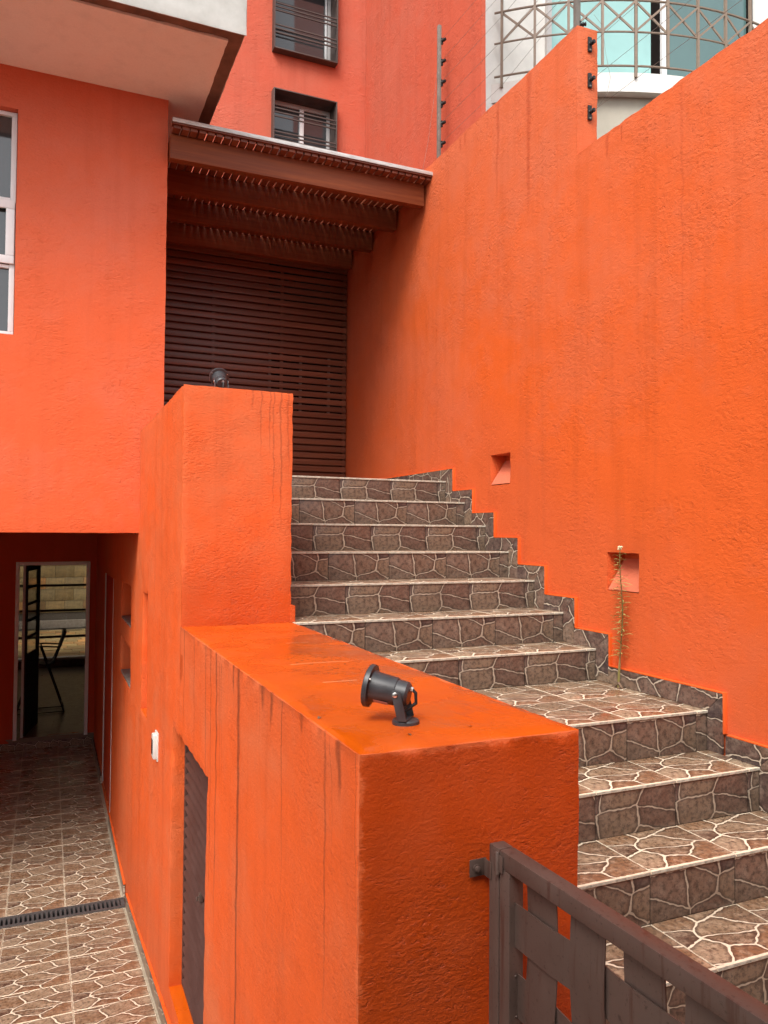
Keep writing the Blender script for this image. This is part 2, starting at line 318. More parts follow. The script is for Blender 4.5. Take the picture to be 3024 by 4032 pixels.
M['slat'] = wood('varnished pergola slat', (0.16, 0.040, 0.020), (0.24, 0.07, 0.03), 0.45, grain=(30, 1.2, 30))
M['screen'] = wood('dark varnished slat', (0.125, 0.036, 0.018), (0.200, 0.060, 0.028), 0.36, spec=0.42)
M['batten'] = simple('grey batten', (0.10, 0.065, 0.055), 0.6, var=0.2)

def gate_paint(name='brown gate paint', base=(0.066, 0.042, 0.034), rg=0.40):
    t = NT(name); co = t.new('ShaderNodeTexCoord').outputs['Object']; gp = t.new('ShaderNodeNewGeometry').outputs['Position']
    n = t.noise(gp, 6, 5, 0.6); s_ = t.noise(t.scale(gp, (60, 60, 4)), 1.0, 5, 0.65)
    col = t.mix(t.mrange(n, 0.3, 0.7, 0, 1), base, tuple(x * 1.35 for x in base))
    col = t.mix(t.mrange(s_, 0.57, 0.66, 0, 0.7), col, (0.050, 0.020, 0.014))
    sp = t.noise(gp, 120, 3, 0.6)
    col = t.mix(t.mrange(sp, 0.62, 0.68, 0, 0.65), col, (0.03, 0.016, 0.012))
    ch_ = t.noise(t.scale(gp, (46, 34, 30)), 1.0, 4, 0.7); col = t.mix(t.mrange(ch_, 0.66, 0.70, 0, 0.7), col, (0.022, 0.013, 0.011))
    return t.done(col, t.mrange(n, 0.3, 0.7, rg - 0.06, rg + 0.1), t.bump(sp, 0.08, 0.002), spec=0.4)
M['gate'] = gate_paint()
M['louvre'] = gate_paint('brown louvre paint', (0.052, 0.024, 0.019), 0.5)

def glass(name, tint, rough=0.04, trans=0.0):
    t = NT(name); co = t.new('ShaderNodeTexCoord').outputs['Object']
    n = t.noise(co, 1.4, 3)
    c = t.mix(t.mrange(n, 0.3, 0.7, 0, 1), tint, tuple(x * 0.8 for x in tint))
    t.done(c, rough, t.bump(t.noise(co, 1.1, 2), 0.03, 0.05), spec=0.9)
    t.b.inputs['Transmission Weight'].default_value = trans
    return t.m
M['pane_dark'] = glass('dark window glass', (0.045, 0.05, 0.053))
M['pane_teal'] = glass('light turquoise glass', (0.34, 0.60, 0.575), 0.12)
M['pane_teal_dark'] = glass('deep teal glass', (0.10, 0.18, 0.175), 0.06)
def clear_glass():
    t = NT('clear glass'); tr = t.new('ShaderNodeBsdfTransparent'); gl = t.new('ShaderNodeBsdfGlossy'); gl.inputs['Roughness'].default_value = 0.03
    fr = t.new('ShaderNodeFresnel'); fr.inputs['IOR'].default_value = 1.2; mx = t.new('ShaderNodeMixShader')
    tr.inputs['Color'].default_value = (0.93, 0.93, 0.90, 1)
    ge = t.new('ShaderNodeNewGeometry'); t.l.new(t.mrange(ge.outputs['Backfacing'], 0, 1, 1.25, 0.8), fr.inputs['IOR'])
    t.l.new(fr.outputs[0], mx.inputs[0]); t.l.new(tr.outputs[0], mx.inputs[1]); t.l.new(gl.outputs[0], mx.inputs[2])
    t.l.new(mx.outputs[0], t.n['Material Output'].inputs[0]); return t.m
M['pane_clear'] = clear_glass()

# ------------------------------------------------------------------ mesh helpers
def tag(o, label=None, cat=None, group=None, kind=None):
    if label: o['label'] = label
    if cat: o['category'] = cat
    if group: o['group'] = group
    if kind: o['kind'] = kind
    return o
def empty(name, loc=(0, 0, 0), rz=0.0, **kw):
    o = bpy.data.objects.new(name, None); COL.objects.link(o); o.location = loc; o.rotation_euler.z = rz
    o.empty_display_size = 0.1
    return tag(o, **kw)
def link(name, me, parent=None, loc=None, rot=None):
    o = bpy.data.objects.new(name, me); COL.objects.link(o)
    if parent:
        o.parent = parent
        if loc is None:                       # the mesh is in world coordinates: cancel the parents' offsets
            off = Vector((0, 0, 0)); p = parent
            while p: off += p.location; p = p.parent
            loc = -off
    if loc is not None: o.location = loc
    if rot: o.rotation_euler = rot
    return o
def sharp(me, ang=40):
    me.polygons.foreach_set('use_smooth', [True] * len(me.polygons))
    me.set_sharp_from_angle(angle=math.radians(ang))
class MB:
    def __init__(s): s.v = []; s.f = []; s.mi = []
    def quad(s, pts, mi=0):
        b = len(s.v); s.v += [tuple(p) for p in pts]; s.f.append(tuple(range(b, b + len(pts)))); s.mi.append(mi)
    def box(s, a, b, mi=0, mat=None):
        (x0, y0, z0), (x1, y1, z1) = a, b
        P = [(x0, y0, z0), (x1, y0, z0), (x1, y1, z0), (x0, y1, z0), (x0, y0, z1), (x1, y0, z1), (x1, y1, z1), (x0, y1, z1)]
        if mat is not None: P = [tuple(mat @ Vector(p)) for p in P]
        k = len(s.v); s.v += P
        for q in ((0, 3, 2, 1), (4, 5, 6, 7), (0, 1, 5, 4), (1, 2, 6, 5), (2, 3, 7, 6), (3, 0, 4, 7)):
            s.f.append(tuple(k + i for i in q)); s.mi.append(mi)
        return s
    def rings(s, rs, mi=0, cap=True):
        # rs: list of rings (each a list of points), skinned in order
        k = len(s.v); n = len(rs[0])
        for r in rs: s.v += [tuple(p) for p in r]
        for j in range(len(rs) - 1):
            for i in range(n):
                a = k + j * n + i; b = k + j * n + (i + 1) % n
                s.f.append((a, b, b + n, a + n)); s.mi.append(mi)
        if cap:
            s.f.append(tuple(k + i for i in reversed(range(n)))); s.mi.append(mi)
            s.f.append(tuple(k + (len(rs) - 1) * n + i for i in range(n))); s.mi.append(mi)
        return s
    def lathe(s, o, d, prof, n=24, mi=0):
        d = Vector(d).normalized(); o = Vector(o)
        a = d.orthogonal().normalized(); b = d.cross(a)
        s.rings([[o + d * h + (a * math.cos(2 * math.pi * i / n) + b * math.sin(2 * math.pi * i / n)) * max(r, 1e-5) for i in range(n)] for (h, r) in prof], mi)
        return s
    def tube(s, pts, r, n=8, mi=0):
        pts = [Vector(p) for p in pts]; rs = []; rad = r if isinstance(r, (list, tuple)) else [r] * len(pts)
        up = None
        for i, p in enumerate(pts):
            t = (pts[min(i + 1, len(pts) - 1)] - pts[max(i - 1, 0)]).normalized()
            if up is None: up = t.orthogonal().normalized()
            up = (up - t * up.dot(t)).normalized(); b = t.cross(up)
            rs.append([p + (up * math.cos(2 * math.pi * k / n) + b * math.sin(2 * math.pi * k / n)) * rad[i] for k in range(n)])
        return s.rings(rs, mi)
    def bar(s, p, q, wx, wy, up=(0, 0, 1), mi=0):
        p, q = Vector(p), Vector(q); t = (q - p).normalized(); u = Vector(up); a = t.cross(u).normalized(); b = a.cross(t).normalized()
        c = [a * sx * wx / 2 + b * sy * wy / 2 for sx, sy in ((-1, -1), (1, -1), (1, 1), (-1, 1))]
        return s.rings([[p + x for x in c], [q + x for x in c]], mi)
    def mesh(s, name, mats, smooth=None, bevel=0.0, uv=None):
        me = bpy.data.meshes.new(name); me.from_pydata(s.v, [], s.f)
        for m in (mats if isinstance(mats, (list, tuple)) else [mats]): me.materials.append(m)
        me.polygons.foreach_set('material_index', s.mi)
        bm = bmesh.new(); bm.from_mesh(me)
        if bevel:
            bmesh.ops.bevel(bm, geom=[e for e in bm.edges if e.calc_face_angle(0) > 0.5], offset=bevel, segments=2, profile=0.6, affect='EDGES', clamp_overlap=True)
        bmesh.ops.recalc_face_normals(bm, faces=bm.faces)
        bm.to_mesh(me); bm.free()
        if uv:
            L = me.uv_layers.new(name='UVMap')
            for p in me.polygons:
                for li in p.loop_indices: L.data[li].uv = uv(me.vertices[me.loops[li].vertex_index].co)
        if smooth or bevel: sharp(me, smooth or 40)
        me.update(); return me
    def build(s, name, mats, parent=None, **kw): return link(name, s.mesh(name, mats, **kw), parent)

def fill(bp, res):
    bp = sorted(set(round(b, 5) for b in bp)); out = []
    for a, b in zip(bp, bp[1:]):
        n = max(1, int(math.ceil((b - a) / res - 1e-6))); out += [a + (b - a) * i / n for i in range(n)]
    return np.array(out + [bp[-1]])
def vox(name, mats, solids, holes=(), res=0.05, amp=0.002, wave=0.003, chip=0.004, parent=None, top_mat=None, rnd=0.006):
    """plastered masonry: a union of blocks less holes, meshed as one skin, then roughened like trowelled render"""
    bs = list(solids) + list(holes)
    ax = [fill([v for b in solids for v in (b[0][i], b[1][i])] + [v for b in holes for v in (b[0][i], b[1][i]) if min(s[0][i] for s in solids) < v < max(s[1][i] for s in solids)], res) for i in range(3)]
    mid = [(a[1:] + a[:-1]) / 2 for a in ax]
    G = np.meshgrid(*mid, indexing='ij'); occ = np.zeros(G[0].shape, bool)
    def inside(b): return (G[0] > b[0][0]) & (G[0] < b[1][0]) & (G[1] > b[0][1]) & (G[1] < b[1][1]) & (G[2] > b[0][2]) & (G[2] < b[1][2])
    for b in solids: occ |= inside(b)
    for b in holes: occ &= ~inside(b)
    pad = np.pad(occ, 1); vid = {}; V = []; F = []; MI = []
    def vert(i, j, k):
        key = (i, j, k)
        if key not in vid: vid[key] = len(V); V.append((ax[0][i], ax[1][j], ax[2][k]))
        return vid[key]
    for a in range(3):
        for sgn in (-1, 1):
            nb = np.roll(pad, -sgn, a)[1:-1, 1:-1, 1:-1]
            for (i, j, k) in np.argwhere(occ & ~nb):
                c = [[i, j, k] for _ in range(4)]; u, v = [(1, 2), (2, 0), (0, 1)][a]
                for q, (du, dv) in enumerate(((0, 0), (1, 0), (1, 1), (0, 1))):
                    c[q][u] += du; c[q][v] += dv
                    if sgn > 0: c[q][a] += 1
                if sgn < 0: c.reverse()
                F.append([vert(*x) for x in c]); MI.append(1 if (top_mat and a == 2 and sgn > 0) else 0)
    me = bpy.data.meshes.new(name); me.from_pydata(V, [], F)
    for m in (mats if isinstance(mats, (list, tuple)) else [mats]): me.materials.append(m)
    me.polygons.foreach_set('material_index', MI)
    bm = bmesh.new(); bm.from_mesh(me); bm.normal_update()
    new = []
    for vtx in bm.verts:
        p = vtx.co.copy(); ns = {tuple(round(c) for c in f.normal) for f in vtx.link_faces}
        nsum = Vector((0, 0, 0))
        for q in ns: nsum += Vector(q)
        d = noise.noise(p * 9.0) * amp + noise.noise(p * 1.7 + Vector((3, 1, 2))) * wave
        cc = 0.0
        if len(ns) > 1: cc = -rnd * 0.5 - chip * max(0.0, noise.noise(p * 21.0 + Vector((9, 4, 1))) + 0.1)
        new.append(p + nsum * (d + cc) * (1.0 if len(ns) == 1 else 0.8))
    for vtx, p in zip(bm.verts, new): vtx.co = p
    bm.to_mesh(me); bm.free(); sharp(me, 50)
    return link(name, me, parent)

def plain(name, mat, a, b, parent=None, bevel=0.0, **kw):
    return MB().box(a, b).build(name, mat, parent, bevel=bevel, **kw)

# ================================================================== LARGE STRUCTURE
# ---- ground far around, street in front of the house
g = MB(); g.box((-600, -600, -4.2), (600, 600, -4.0)); tag(g.build('ground', M['grout_dark']), kind='structure')
tag(plain('street', simple('street asphalt', (0.06, 0.06, 0.06), 0.9, var=0.3, scale=8), (-40, -14, -2.2), (40, -1.2, -1.85)), kind='structure')
tag(plain('entrance_floor', M['grout'], (1.16, -1.2, -2.2), (2.81, 1.58, -1.70)), kind='structure')
XW, XS, XL, XR, ZT, YP, YH = 2.82, 2.80, 0.60, 1.155, -0.456, 3.87, 5.79

# ---- garage drive: ramp down to the drain, then level floor under the house
RZ, RS, FS = -2.80, 0.135, 0.0135
def zfloor(y): return RZ + (6.18 - y) * RS if y < 6.18 else (RZ if y < 6.35 else RZ + (y - 6.35) * FS)
b = MB(); pr = [(-1.2, zfloor(-1.2) - 0.004), (6.18, RZ - 0.004), (6.18, RZ - 0.10), (6.35, RZ - 0.10), (6.35, RZ - 0.004), (10.82, zfloor(10.82) - 0.004), (10.82, -3.6), (-1.2, -3.6)]
for i in range(len(pr)):
    (y0, z0), (y1, z1) = pr[i], pr[(i + 1) % len(pr)]; b.quad([(-4, y0, z0), (0.598, y0, z0), (0.598, y1, z1), (-4, y1, z1)])
drive = tag(b.build('garage_drive', simple('beige floor grout', (0.42, 0.35, 0.26), 0.9, spec=0.1, scale=30)), kind='structure')
T = 0.3985
def flat_tile(w_, d_, mat, name, uo=(0, 0), th=0.011):
    return MB().box((0.002, 0.002, -th), (w_ - 0.002, d_ - 0.002, 0)).mesh(name, [mat], uv=lambda c: (c.x + uo[0], c.y + uo[1]))
ft = flat_tile(T, T, M['tile_floor'], 'floor_tile', (3.1, 5.2))
xs0 = 0.176
for row in range(22):
    y1 = 6.18 - row * 0.40
    if y1 < -1.0: break
    y0 = y1 - 0.40
    for c in range(-4, 1):
        o = link('floor_tile', ft, drive, (xs0 + c * 0.40, y0, zfloor(y0)), (-math.atan(RS) + random.uniform(-.002, .002), random.uniform(-.002, .002), 0))
for row in range(12):
    y0 = 6.35 + row * 0.40 - (0.0)
    wd = min(0.40, 10.82 - y0)
    if wd < 0.05: break
    me = ft if wd > 0.39 else flat_tile(T, wd, M['tile_floor'], 'floor_tile_cut', (3.1, 5.2))
    for c in range(-4, 1):
        link('floor_tile', me, drive, (xs0 + c * 0.40, y0, zfloor(y0)), (math.atan(FS) + random.uniform(-.002, .002), random.uniform(-.002, .002), 0))

# ---- drain grate across the drive
dr = empty('drain_grate', (-0.6, 6.26, RZ), label='grey slotted drain channel running across the tiled garage floor', cat='drain')
fr = MB(); x0, x1 = -1.6, 0.59
fr.box((x0, 6.185, RZ - 0.05), (x1, 6.212, RZ + 0.004)).box((x0, 6.318, RZ - 0.05), (x1, 6.345, RZ + 0.004)).box((x1 - 0.03, 6.2125, RZ - 0.05), (x1, 6.3175, RZ + 0.003))
fr.build('frame', M['drain'], dr, bevel=0.002)
barm = MB().box((-0.0075, -0.052, -0.02), (0.0075, 0.052, 0)).mesh('bar', M['drain'])
for i in range(70):
    link('bar', barm, dr, Vector((x1 - 0.045 - i * 0.031, 6.265, RZ + 0.001)) - dr.location)
plain('channel', M['dark'], (x0, 6.186, RZ - 0.098), (x1, 6.344, RZ - 0.09), dr)

# ---- stair wall: low front wall, tall pier, and its run beside the garage, one masonry
wall = empty('stair_wall', (XL, 1.515, -2.6), label='orange stucco side wall of the stairs, low in front and stepping up to a tall block', cat='wall')
holes = [((0.50, 3.165, -2.285), (0.705, 4.085, -0.985)),           # opening of the louvred door
         ((0.50, 5.21, -1.19), (0.72, 5.512, -0.41)),               # tall slot
         ((0.50, 6.27, -0.742), (0.78, 7.13, -0.43)), ((0.50, 6.27, -1.202), (0.78, 7.13, -0.90)),
         ((0.50, 7.97, -2.72), (0.635, 9.11, -0.46))]
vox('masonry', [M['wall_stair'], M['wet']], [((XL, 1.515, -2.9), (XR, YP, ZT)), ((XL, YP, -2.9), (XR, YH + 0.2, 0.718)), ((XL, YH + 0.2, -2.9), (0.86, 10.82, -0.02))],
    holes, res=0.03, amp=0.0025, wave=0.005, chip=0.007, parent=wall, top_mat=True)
# small plaster skirting left at the stair side of the tall block
vox('plaster_lump', M['wall_stair'], [((XR - 0.01, YP - 0.012, ZT - 0.02), (XR + 0.02, YP + 0.10, ZT + 0.085))], res=0.02, parent=wall)
for z in (-0.742, -1.202):
    plain('shelf', simple('pale shelf stone', (0.22, 0.18, 0.155), 0.6), (0.606, 6.285, z - 0.01), (0.775, 7.118, z + 0.012), wall, bevel=0.003)
sk = MB().box((0, 0.001, 0), (0.012, 0.399, 0.088)).mesh('skirting_tile', M['tile_skirt'], uv=lambda c: (c.y + 1.2, c.z + 0.4))
ed = MB().box((0, 0, 0.0885), (0.015, 0.40, 0.096)).mesh('skirting_edge', M['edge'])
y = 6.18
while y > 1.4:
    y -= 0.40
    a = Matrix.Rotation(-math.atan(RS), 4, 'X')
    for nm, me in (('skirting_tile', sk), ('skirting_edge', ed)):
        link(nm, me, wall, Vector((0.586, y, zfloor(y))) - wall.location, (-math.atan(RS), 0, 0))
y = 6.36
while y < 7.9:
    for nm, me in (('skirting_tile', sk), ('skirting_edge', ed)): link(nm, me, wall, Vector((0.586, y, zfloor(y))) - wall.location)
    y += 0.40
for y in (9.15, 9.55, 9.95, 10.35): link('skirting_tile', sk, wall, Vector((0.586, y, zfloor(y))) - wall.location)

# ---- boundary wall on the right
bw = empty('boundary_wall', (XW, 2.0, -2.0), label='tall orange stucco boundary wall rising in a step along the right of the stairs', cat='wall')
N1 = ((4.448, 0.338), (4.688, 0.540)); N2 = ((3.212, -0.300), (3.456, -0.100))
vox('masonry', M['wall_right'], [((XW, -3.0, -2.2), (XW + 0.15, 3.725, 2.238)), ((XW, 3.725, -2.2), (XW + 0.15, 7.585, 3.01))],
    [((XW - 0.1, n[0][0], n[0][1]), (XW + 0.12, n[1][0], n[1][1])) for n in (N1, N2)], res=0.06, amp=0.0028, wave=0.006, chip=0.006, parent=bw)
for n in (N1, N2):
    (ya, za), (yb, zb) = n; q = MB()
    P = [(XW + 0.004, ya + 0.003, za + 0.002), (XW + 0.118, ya + 0.003, zb - 0.03), (XW + 0.118, ya + 0.003, za + 0.002)]
    q.rings([P, [(p[0], yb - 0.003, p[2]) for p in P]]); q.build('niche_slope', M['niche'], bw)
q = MB().tube([(XW + 0.06, N1[0][0] + 0.03, N1[1][1] - 0.002), (XW + 0.06, N1[0][0] + 0.03, N1[1][1] - 0.03)], 0.018, 10); q.build('lamp_socket', M['white_plastic'], bw, smooth=40)

# ---- the stairs
st = empty('stairs', (2.0, 2.7, -0.8), label='flight of steps clad in printed flagstone tiles between the orange walls', cat='stairs')
steps = [(5.31 - 0.2975 * k, 0.40 - 0.1714 * k) for k in range(7)] + [(2.73, -0.80), (2.445, -0.982), (2.15, -1.163), (1.86, -1.345), (1.58, -1.525)]
YB = [7.58] + [s[0] for s in steps[:-1]]
core = MB()
for (yn, zn), yb in zip(steps, YB): core.box((XR + 0.002, yn + 0.012, -2.0), (XW - 0.002, yb + 0.011, zn - 0.0115))
core.build('concrete_core', M['grout'], st)
seams = [XR + 0.003, 1.543, 1.939, 2.335, 2.731, XS - 0.003]
rcache, tcache = {}, {}
for k, (yn, zn) in enumerate(steps):
    zlow = steps[k + 1][1] if k + 1 < len(steps) else -1.70
    yb = YB[k]; h = zn - 0.012 - zlow; dep = yb - yn - 0.0
    for i in range(5):
        w_ = seams[i + 1] - seams[i]
        key = (round(w_, 3), round(h, 3), k % 2)
        if key not in rcache:
            vo = (0.34, 1.62) if k % 2 else (2.17, 0.855)
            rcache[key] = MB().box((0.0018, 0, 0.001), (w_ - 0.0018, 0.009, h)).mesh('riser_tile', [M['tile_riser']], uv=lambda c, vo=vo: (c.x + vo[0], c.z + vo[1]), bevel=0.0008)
        link('riser_tile', rcache[key], st, Vector((seams[i], yn + random.uniform(0, .0012), zlow)) - st.location)
        rows = [(0, dep)] if dep < 0.45 else [(0, 0.398), (0.398, dep)]
        if k == 0: rows = [(0, 0.398)] + [(0.398 * j, min(0.398 * (j + 1), dep)) for j in range(1, 6)]
        for (d0, d1) in rows:
            key = (round(w_, 3), round(d1 - d0, 3), d0 == 0)
            if key not in tcache:
                bb = MB(); lip = 0.006 if d0 == 0 else -0.0015
                bb.box((0.0018, -lip, -0.0112), (w_ - 0.0018, d1 - d0 - (0.0015 if d1 < dep or dep > 0.45 else 0.0), 0.0)); bb.mi = [0, 0, 1, 0, 0, 0]
                tcache[key] = bb.mesh('tread_tile', [M['tile_floor'], M['ceramic']], uv=lambda c: (c.x + 3.1, c.y + 5.2), bevel=0.0012)
            link('tread_tile', tcache[key], st, Vector((seams[i], yn + d0, zn + random.uniform(-.0006, .0006))) - st.location)
# stepped skirting against the boundary wall
HS, FSK = 0.088, 0.105
def prism(poly, x0, x1, mi=0):
    return MB().rings([[(x0, y, z) for y, z in poly], [(x1, y, z) for y, z in poly]], mi)
outline = []
for k, (yn, zn) in enumerate(steps):
    zl = steps[k + 1][1] if k + 1 < len(steps) else -1.70
    yb = YB[k] - FSK if k else 7.58
    fo = FSK if k < 7 else 0.088
    # vertical strip in front of the riser (mitred against the horizontal one)
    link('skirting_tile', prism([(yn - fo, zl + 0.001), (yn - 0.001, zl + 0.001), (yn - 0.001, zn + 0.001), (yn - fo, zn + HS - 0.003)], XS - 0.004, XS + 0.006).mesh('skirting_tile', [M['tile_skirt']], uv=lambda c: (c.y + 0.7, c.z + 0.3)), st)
    ya = yn - fo; n = max(1, round((yb - ya) / 0.40)); cuts = [ya + (yb - ya) * i / n for i in range(n + 1)]
    for i in range(n):
        p = [(cuts[i] + (0.001 if i else 0.001), zn + HS), (cuts[i] + (fo if i == 0 else 0.001), zn + 0.001), (cuts[i + 1] - 0.001 + (0 if i < n - 1 else FSK * 0), zn + 0.001), (cuts[i + 1] - 0.001, zn + HS)]
        link('skirting_tile', prism(p, XS - 0.004, XS + 0.006).mesh('skirting_tile', [M['tile_skirt']], uv=lambda c: (c.y + 1.9, c.z + 2.6)), st)
    e = 0.007
    eb = MB().box((XS - 0.001, yn - fo - e, zl + HS + e * 0.6), (XW + 0.004, yn - fo + 0.004, zn + HS + e)).box((XS - 0.001, yn - fo + 0.0045, zn + HS + 0.0005), (XW + 0.004, yb - e, zn + HS + e))
    eb.build('skirting_edge', M['edge'], st, bevel=0.002)

# ---- house: front wall over the garage, eaves slab, upper floors
hs_ = empty('house', (-1.0, YH, -2.7), label='orange house with a garage below, a window strip and a deep pale eaves slab', cat='house')
WZ = (1.318, 2.850); WX = -0.232
vox('front_wall', M['house'], [((-4.0, YH, -0.016), (0.762, YH + 0.22, 3.15)), ((-4.0, YH, -2.95), (-2.1, YH + 0.22, -0.016))], [((-1.9, YH - 0.1, WZ[0]), (WX, YH + 0.5, WZ[1]))], res=0.06, parent=hs_)
sb = MB(); ZS = 3.14
sb.box((-4.2, 4.85, ZS + 0.02), (1.10, 7.575, 3.62)); sl = sb.build('eaves_slab', [M['concrete'], M['white_face']], hs_)
sl.data.materials.clear(); sl.data.materials.append(M['concrete'])
vox('fascia', M['white_face'], [((-4.2, 4.838, ZS + 0.006), (1.112, 4.8495, 3.62)), ((1.1005, 4.8495, ZS + 0.03), (1.112, 7.57, 3.62))], res=0.06, amp=0.001, wave=0.002, chip=0.004, parent=hs_)
vox('soffit', M['soffit'], [((-4.2, 4.93, ZS), (1.015, 7.57, ZS + 0.021))], res=0.05, amp=0.001, wave=0.002, chip=0.006, parent=hs_)
YU = 7.585
vox('upper_wall', M['upper'], [((-1.5, YU, 2.91), (3.03, YU + 0.25, 9.0))],
    [((2.006, YU - 0.1, 3.558), (2.664, YU + 0.3, 4.426)), ((2.006, YU - 0.1, 4.845), (2.664, YU + 0.3, 5.712))], res=0.07, parent=hs_)
vox('side_wall', M['upper'], [((3.012, 5.168, 2.2), (3.055, YU - 0.001, 9.0))], res=0.09, wave=0.006, parent=hs_)
# garage shell and the room behind it
plain('garage_ceiling', M['garage'], (-4.0, YH + 0.221, -0.012), (0.598, 16.4, 0.14), hs_)
plain('garage_ceiling', M['garage'], (0.599, YH + 0.221, -0.011), (4.5, 16.4, 0.141), hs_)
DX0, DX1, DZ0, DZ1, YD = -0.346, 0.525, -2.60, -0.40, 10.82
vox('garage_back_wall', M['garage'], [((-4.0, YD, -2.9), (0.86, YD + 0.16, -0.014))], [((DX0, YD - 0.1, DZ0), (DX1, YD + 0.3, DZ1))], res=0.12, parent=hs_)
plain('garage_left_wall', M['garage'], (-2.3, YH + 0.221, -2.95), (-2.1, YD - 0.002, -0.013), hs_)
plain('room_wall', M['room'], (-4.2, YD + 0.161, -2.95), (-4.001, 16.4, 0.139), hs_)
plain('room_wall', M['room'], (0.9, YD + 0.161, -2.95), (1.1, 16.4, -0.013), hs_)
tag(plain('room_floor', M['room_floor'], (-4.0, YD + 0.0, -2.9), (0.9, 16.2, -2.60)), kind='structure')
rt = MB().box((0.002, 0, 0), (0.40, 0.088, 0.001)).mesh('skirting_tile', M['tile_skirt'])
sb2 = MB().box((0.001, 0, 0), (0.399, 0.012, 0.088)).mesh('skirting_tile', M['tile_skirt'], uv=lambda c: (c.x + 1.2, c.z + 0.4))
x = 0.18
while x > -3.8:
    link('skirting_tile', sb2, hs_, Vector((x, YD - 0.014, zfloor(YD - 0.02) + 0.004)) - hs_.location); x -= 0.40

# ---- left window of the house (white aluminium, three lights high)
wi = empty('window', (-1.0, YH + 0.06, WZ[0]), label='white aluminium window at the far left, three panes stacked, recessed in the orange wall', cat='window')
ya, yb = YH + 0.055, YH + 0.11
f = MB(); xr = WX - 0.002
f.box((-1.9, ya, 1.319), (xr, yb, 1.345)).box((-1.9, ya, 2.822), (xr, yb, 2.849)).box((xr - 0.034, ya + .001, 1.346), (xr, yb - .001, 2.821))
f.box((-1.9, ya, 1.777), (xr - 0.035, yb, 1.800)).box((-1.9, ya, 2.235), (xr - 0.035, yb, 2.258)).build('frame', M['alu'], wi, bevel=0.002)
s_ = MB(); s_.box((-1.9, ya - 0.022, 1.803), (xr - 0.004, ya - 0.002, 1.858)).box((-1.9, ya - 0.022, 2.178), (xr - 0.004, ya - 0.002, 2.233)).box((xr - 0.058, ya - 0.0215, 1.859), (xr - 0.004, ya - 0.002, 2.177))
s_.build('sash', M['alu'], wi, bevel=0.004)
for z0, z1 in ((1.346, 1.776), (1.80, 2.234), (2.259, 2.821)): plain('pane', M['pane_dark'], (-1.89, ya + 0.025, z0), (xr - 0.03, ya + 0.031, z1), wi)

# ---- the two boxed windows upstairs
def boxed(name, zb, zt, bars, label):
    o = empty(name, (2.33, 7.54, zb), label=label, cat='window', group='boxed windows in the upper wall')
    x0, x1, y0, y1 = 1.998, 2.672, 7.497, 7.78; t = 0.012
    MB().box((x0, y0, zb), (x0 + t, y1, zt)).box((x1 - t, y0, zb), (x1, y1, zt)).box((x0 + t, y0 + .0005, zb), (x1 - t, y1, zb + t)).box((x0 + t, y0 + .0005, zt - t), (x1 - t, y1, zt)).build('box_frame', M['box_brown'], o, bevel=0.0015)
    bm_ = MB().box((x0 + t, -0.006, -0.006), (x1 - t, 0.006, 0.006)).mesh('bar', M['box_brown'])
    for z in bars: link('bar', bm_, o, Vector((0, y0 + 0.016, z)) - o.location)
    wf = MB(); yg = 7.70
    wf.box((x0 + t, yg, zt - t - 0.045), (x1 - t, yg + .04, zt - t)).box((x0 + t, yg, zb + t), (x1 - t, yg + .04, zb + t + 0.03)).box((x1 - t - 0.035, yg + .001, zb + t + 0.03), (x1 - t, yg + .039, zt - t - 0.045)).box((x0 + t, yg + .001, zb + t + 0.03), (x0 + t + 0.03, yg + .039, zt - t - 0.045))
    wf.build('window_frame', M['alu_grey'], o, bevel=0.002)
    plain('mullion', M['alu'], (2.328, yg - 0.012, zb + t + 0.03), (2.372, yg + 0.03, zt - t - 0.045), o, bevel=0.002) if zb < 4.5 else plain('mullion', M['alu'], (2.598, yg - 0.006, zb + t + 0.03), (2.616, yg + 0.02, zt - t - 0.045), o, bevel=0.002)
    plain('pane', M['pane_dark'], (x0 + t, yg + 0.018, zb + t + 0.02), (x1 - t, yg + 0.024, zt - t - 0.03), o)
    return o
boxed('boxed_window', 3.55, 4.434, [4.237, 4.196, 4.154, 3.999, 3.962, 3.921, 3.78, 3.74, 3.70], 'brown boxed window with white mullion and bars, just above the pergola')
boxed('boxed_window', 4.837, 5.72, [5.60, 5.56, 5.52, 5.305, 5.268, 5.23, 5.083, 5.045, 5.005], 'upper of the two brown boxed windows, cut by the top of the photo')

# ---- pergola over the landing
pg = empty('pergola', (1.78, 5.7, 2.68), label='varnished timber pergola of beams and slats over the top of the stairs', cat='pergola')
bmz = MB().box((0.765, 0, 0), (2.795, 0.075, 0.176)).mesh('beam', M['beam'], bevel=0.004)
for y in (5.71, 6.265, 6.82, 7.37): link('beam', bmz, pg, Vector((0, y, 2.682)) - pg.location)
slm = MB().box((-0.0245, 5.625, 0), (0.0245, 7.57, 0.022)).mesh('slat', M['slat'], bevel=0.002)
x = 0.80; i = 0
while x < 2.80:
    link('slat', slm, pg, Vector((x + random.uniform(-.002, .002), 0, 2.862)) - pg.location, (0, random.uniform(-.01, .01), 0)); x += 0.0605
purl = MB().box((0.765, 0, 2.8845), (2.81, 0.045, 2.915))
fl = MB().box((0.765, 5.600, 2.896), (2.825, 5.606, 2.924)).box((0.765, 5.6065, 2.918), (2.825, 5.68, 2.924))
fl.build('flashing', M['galv'], pg, bevel=0.001)
MB().box((0.766, 5.608, 2.8845), (2.822, 5.66, 2.9165)).build('edge_board', M['slat'], pg)

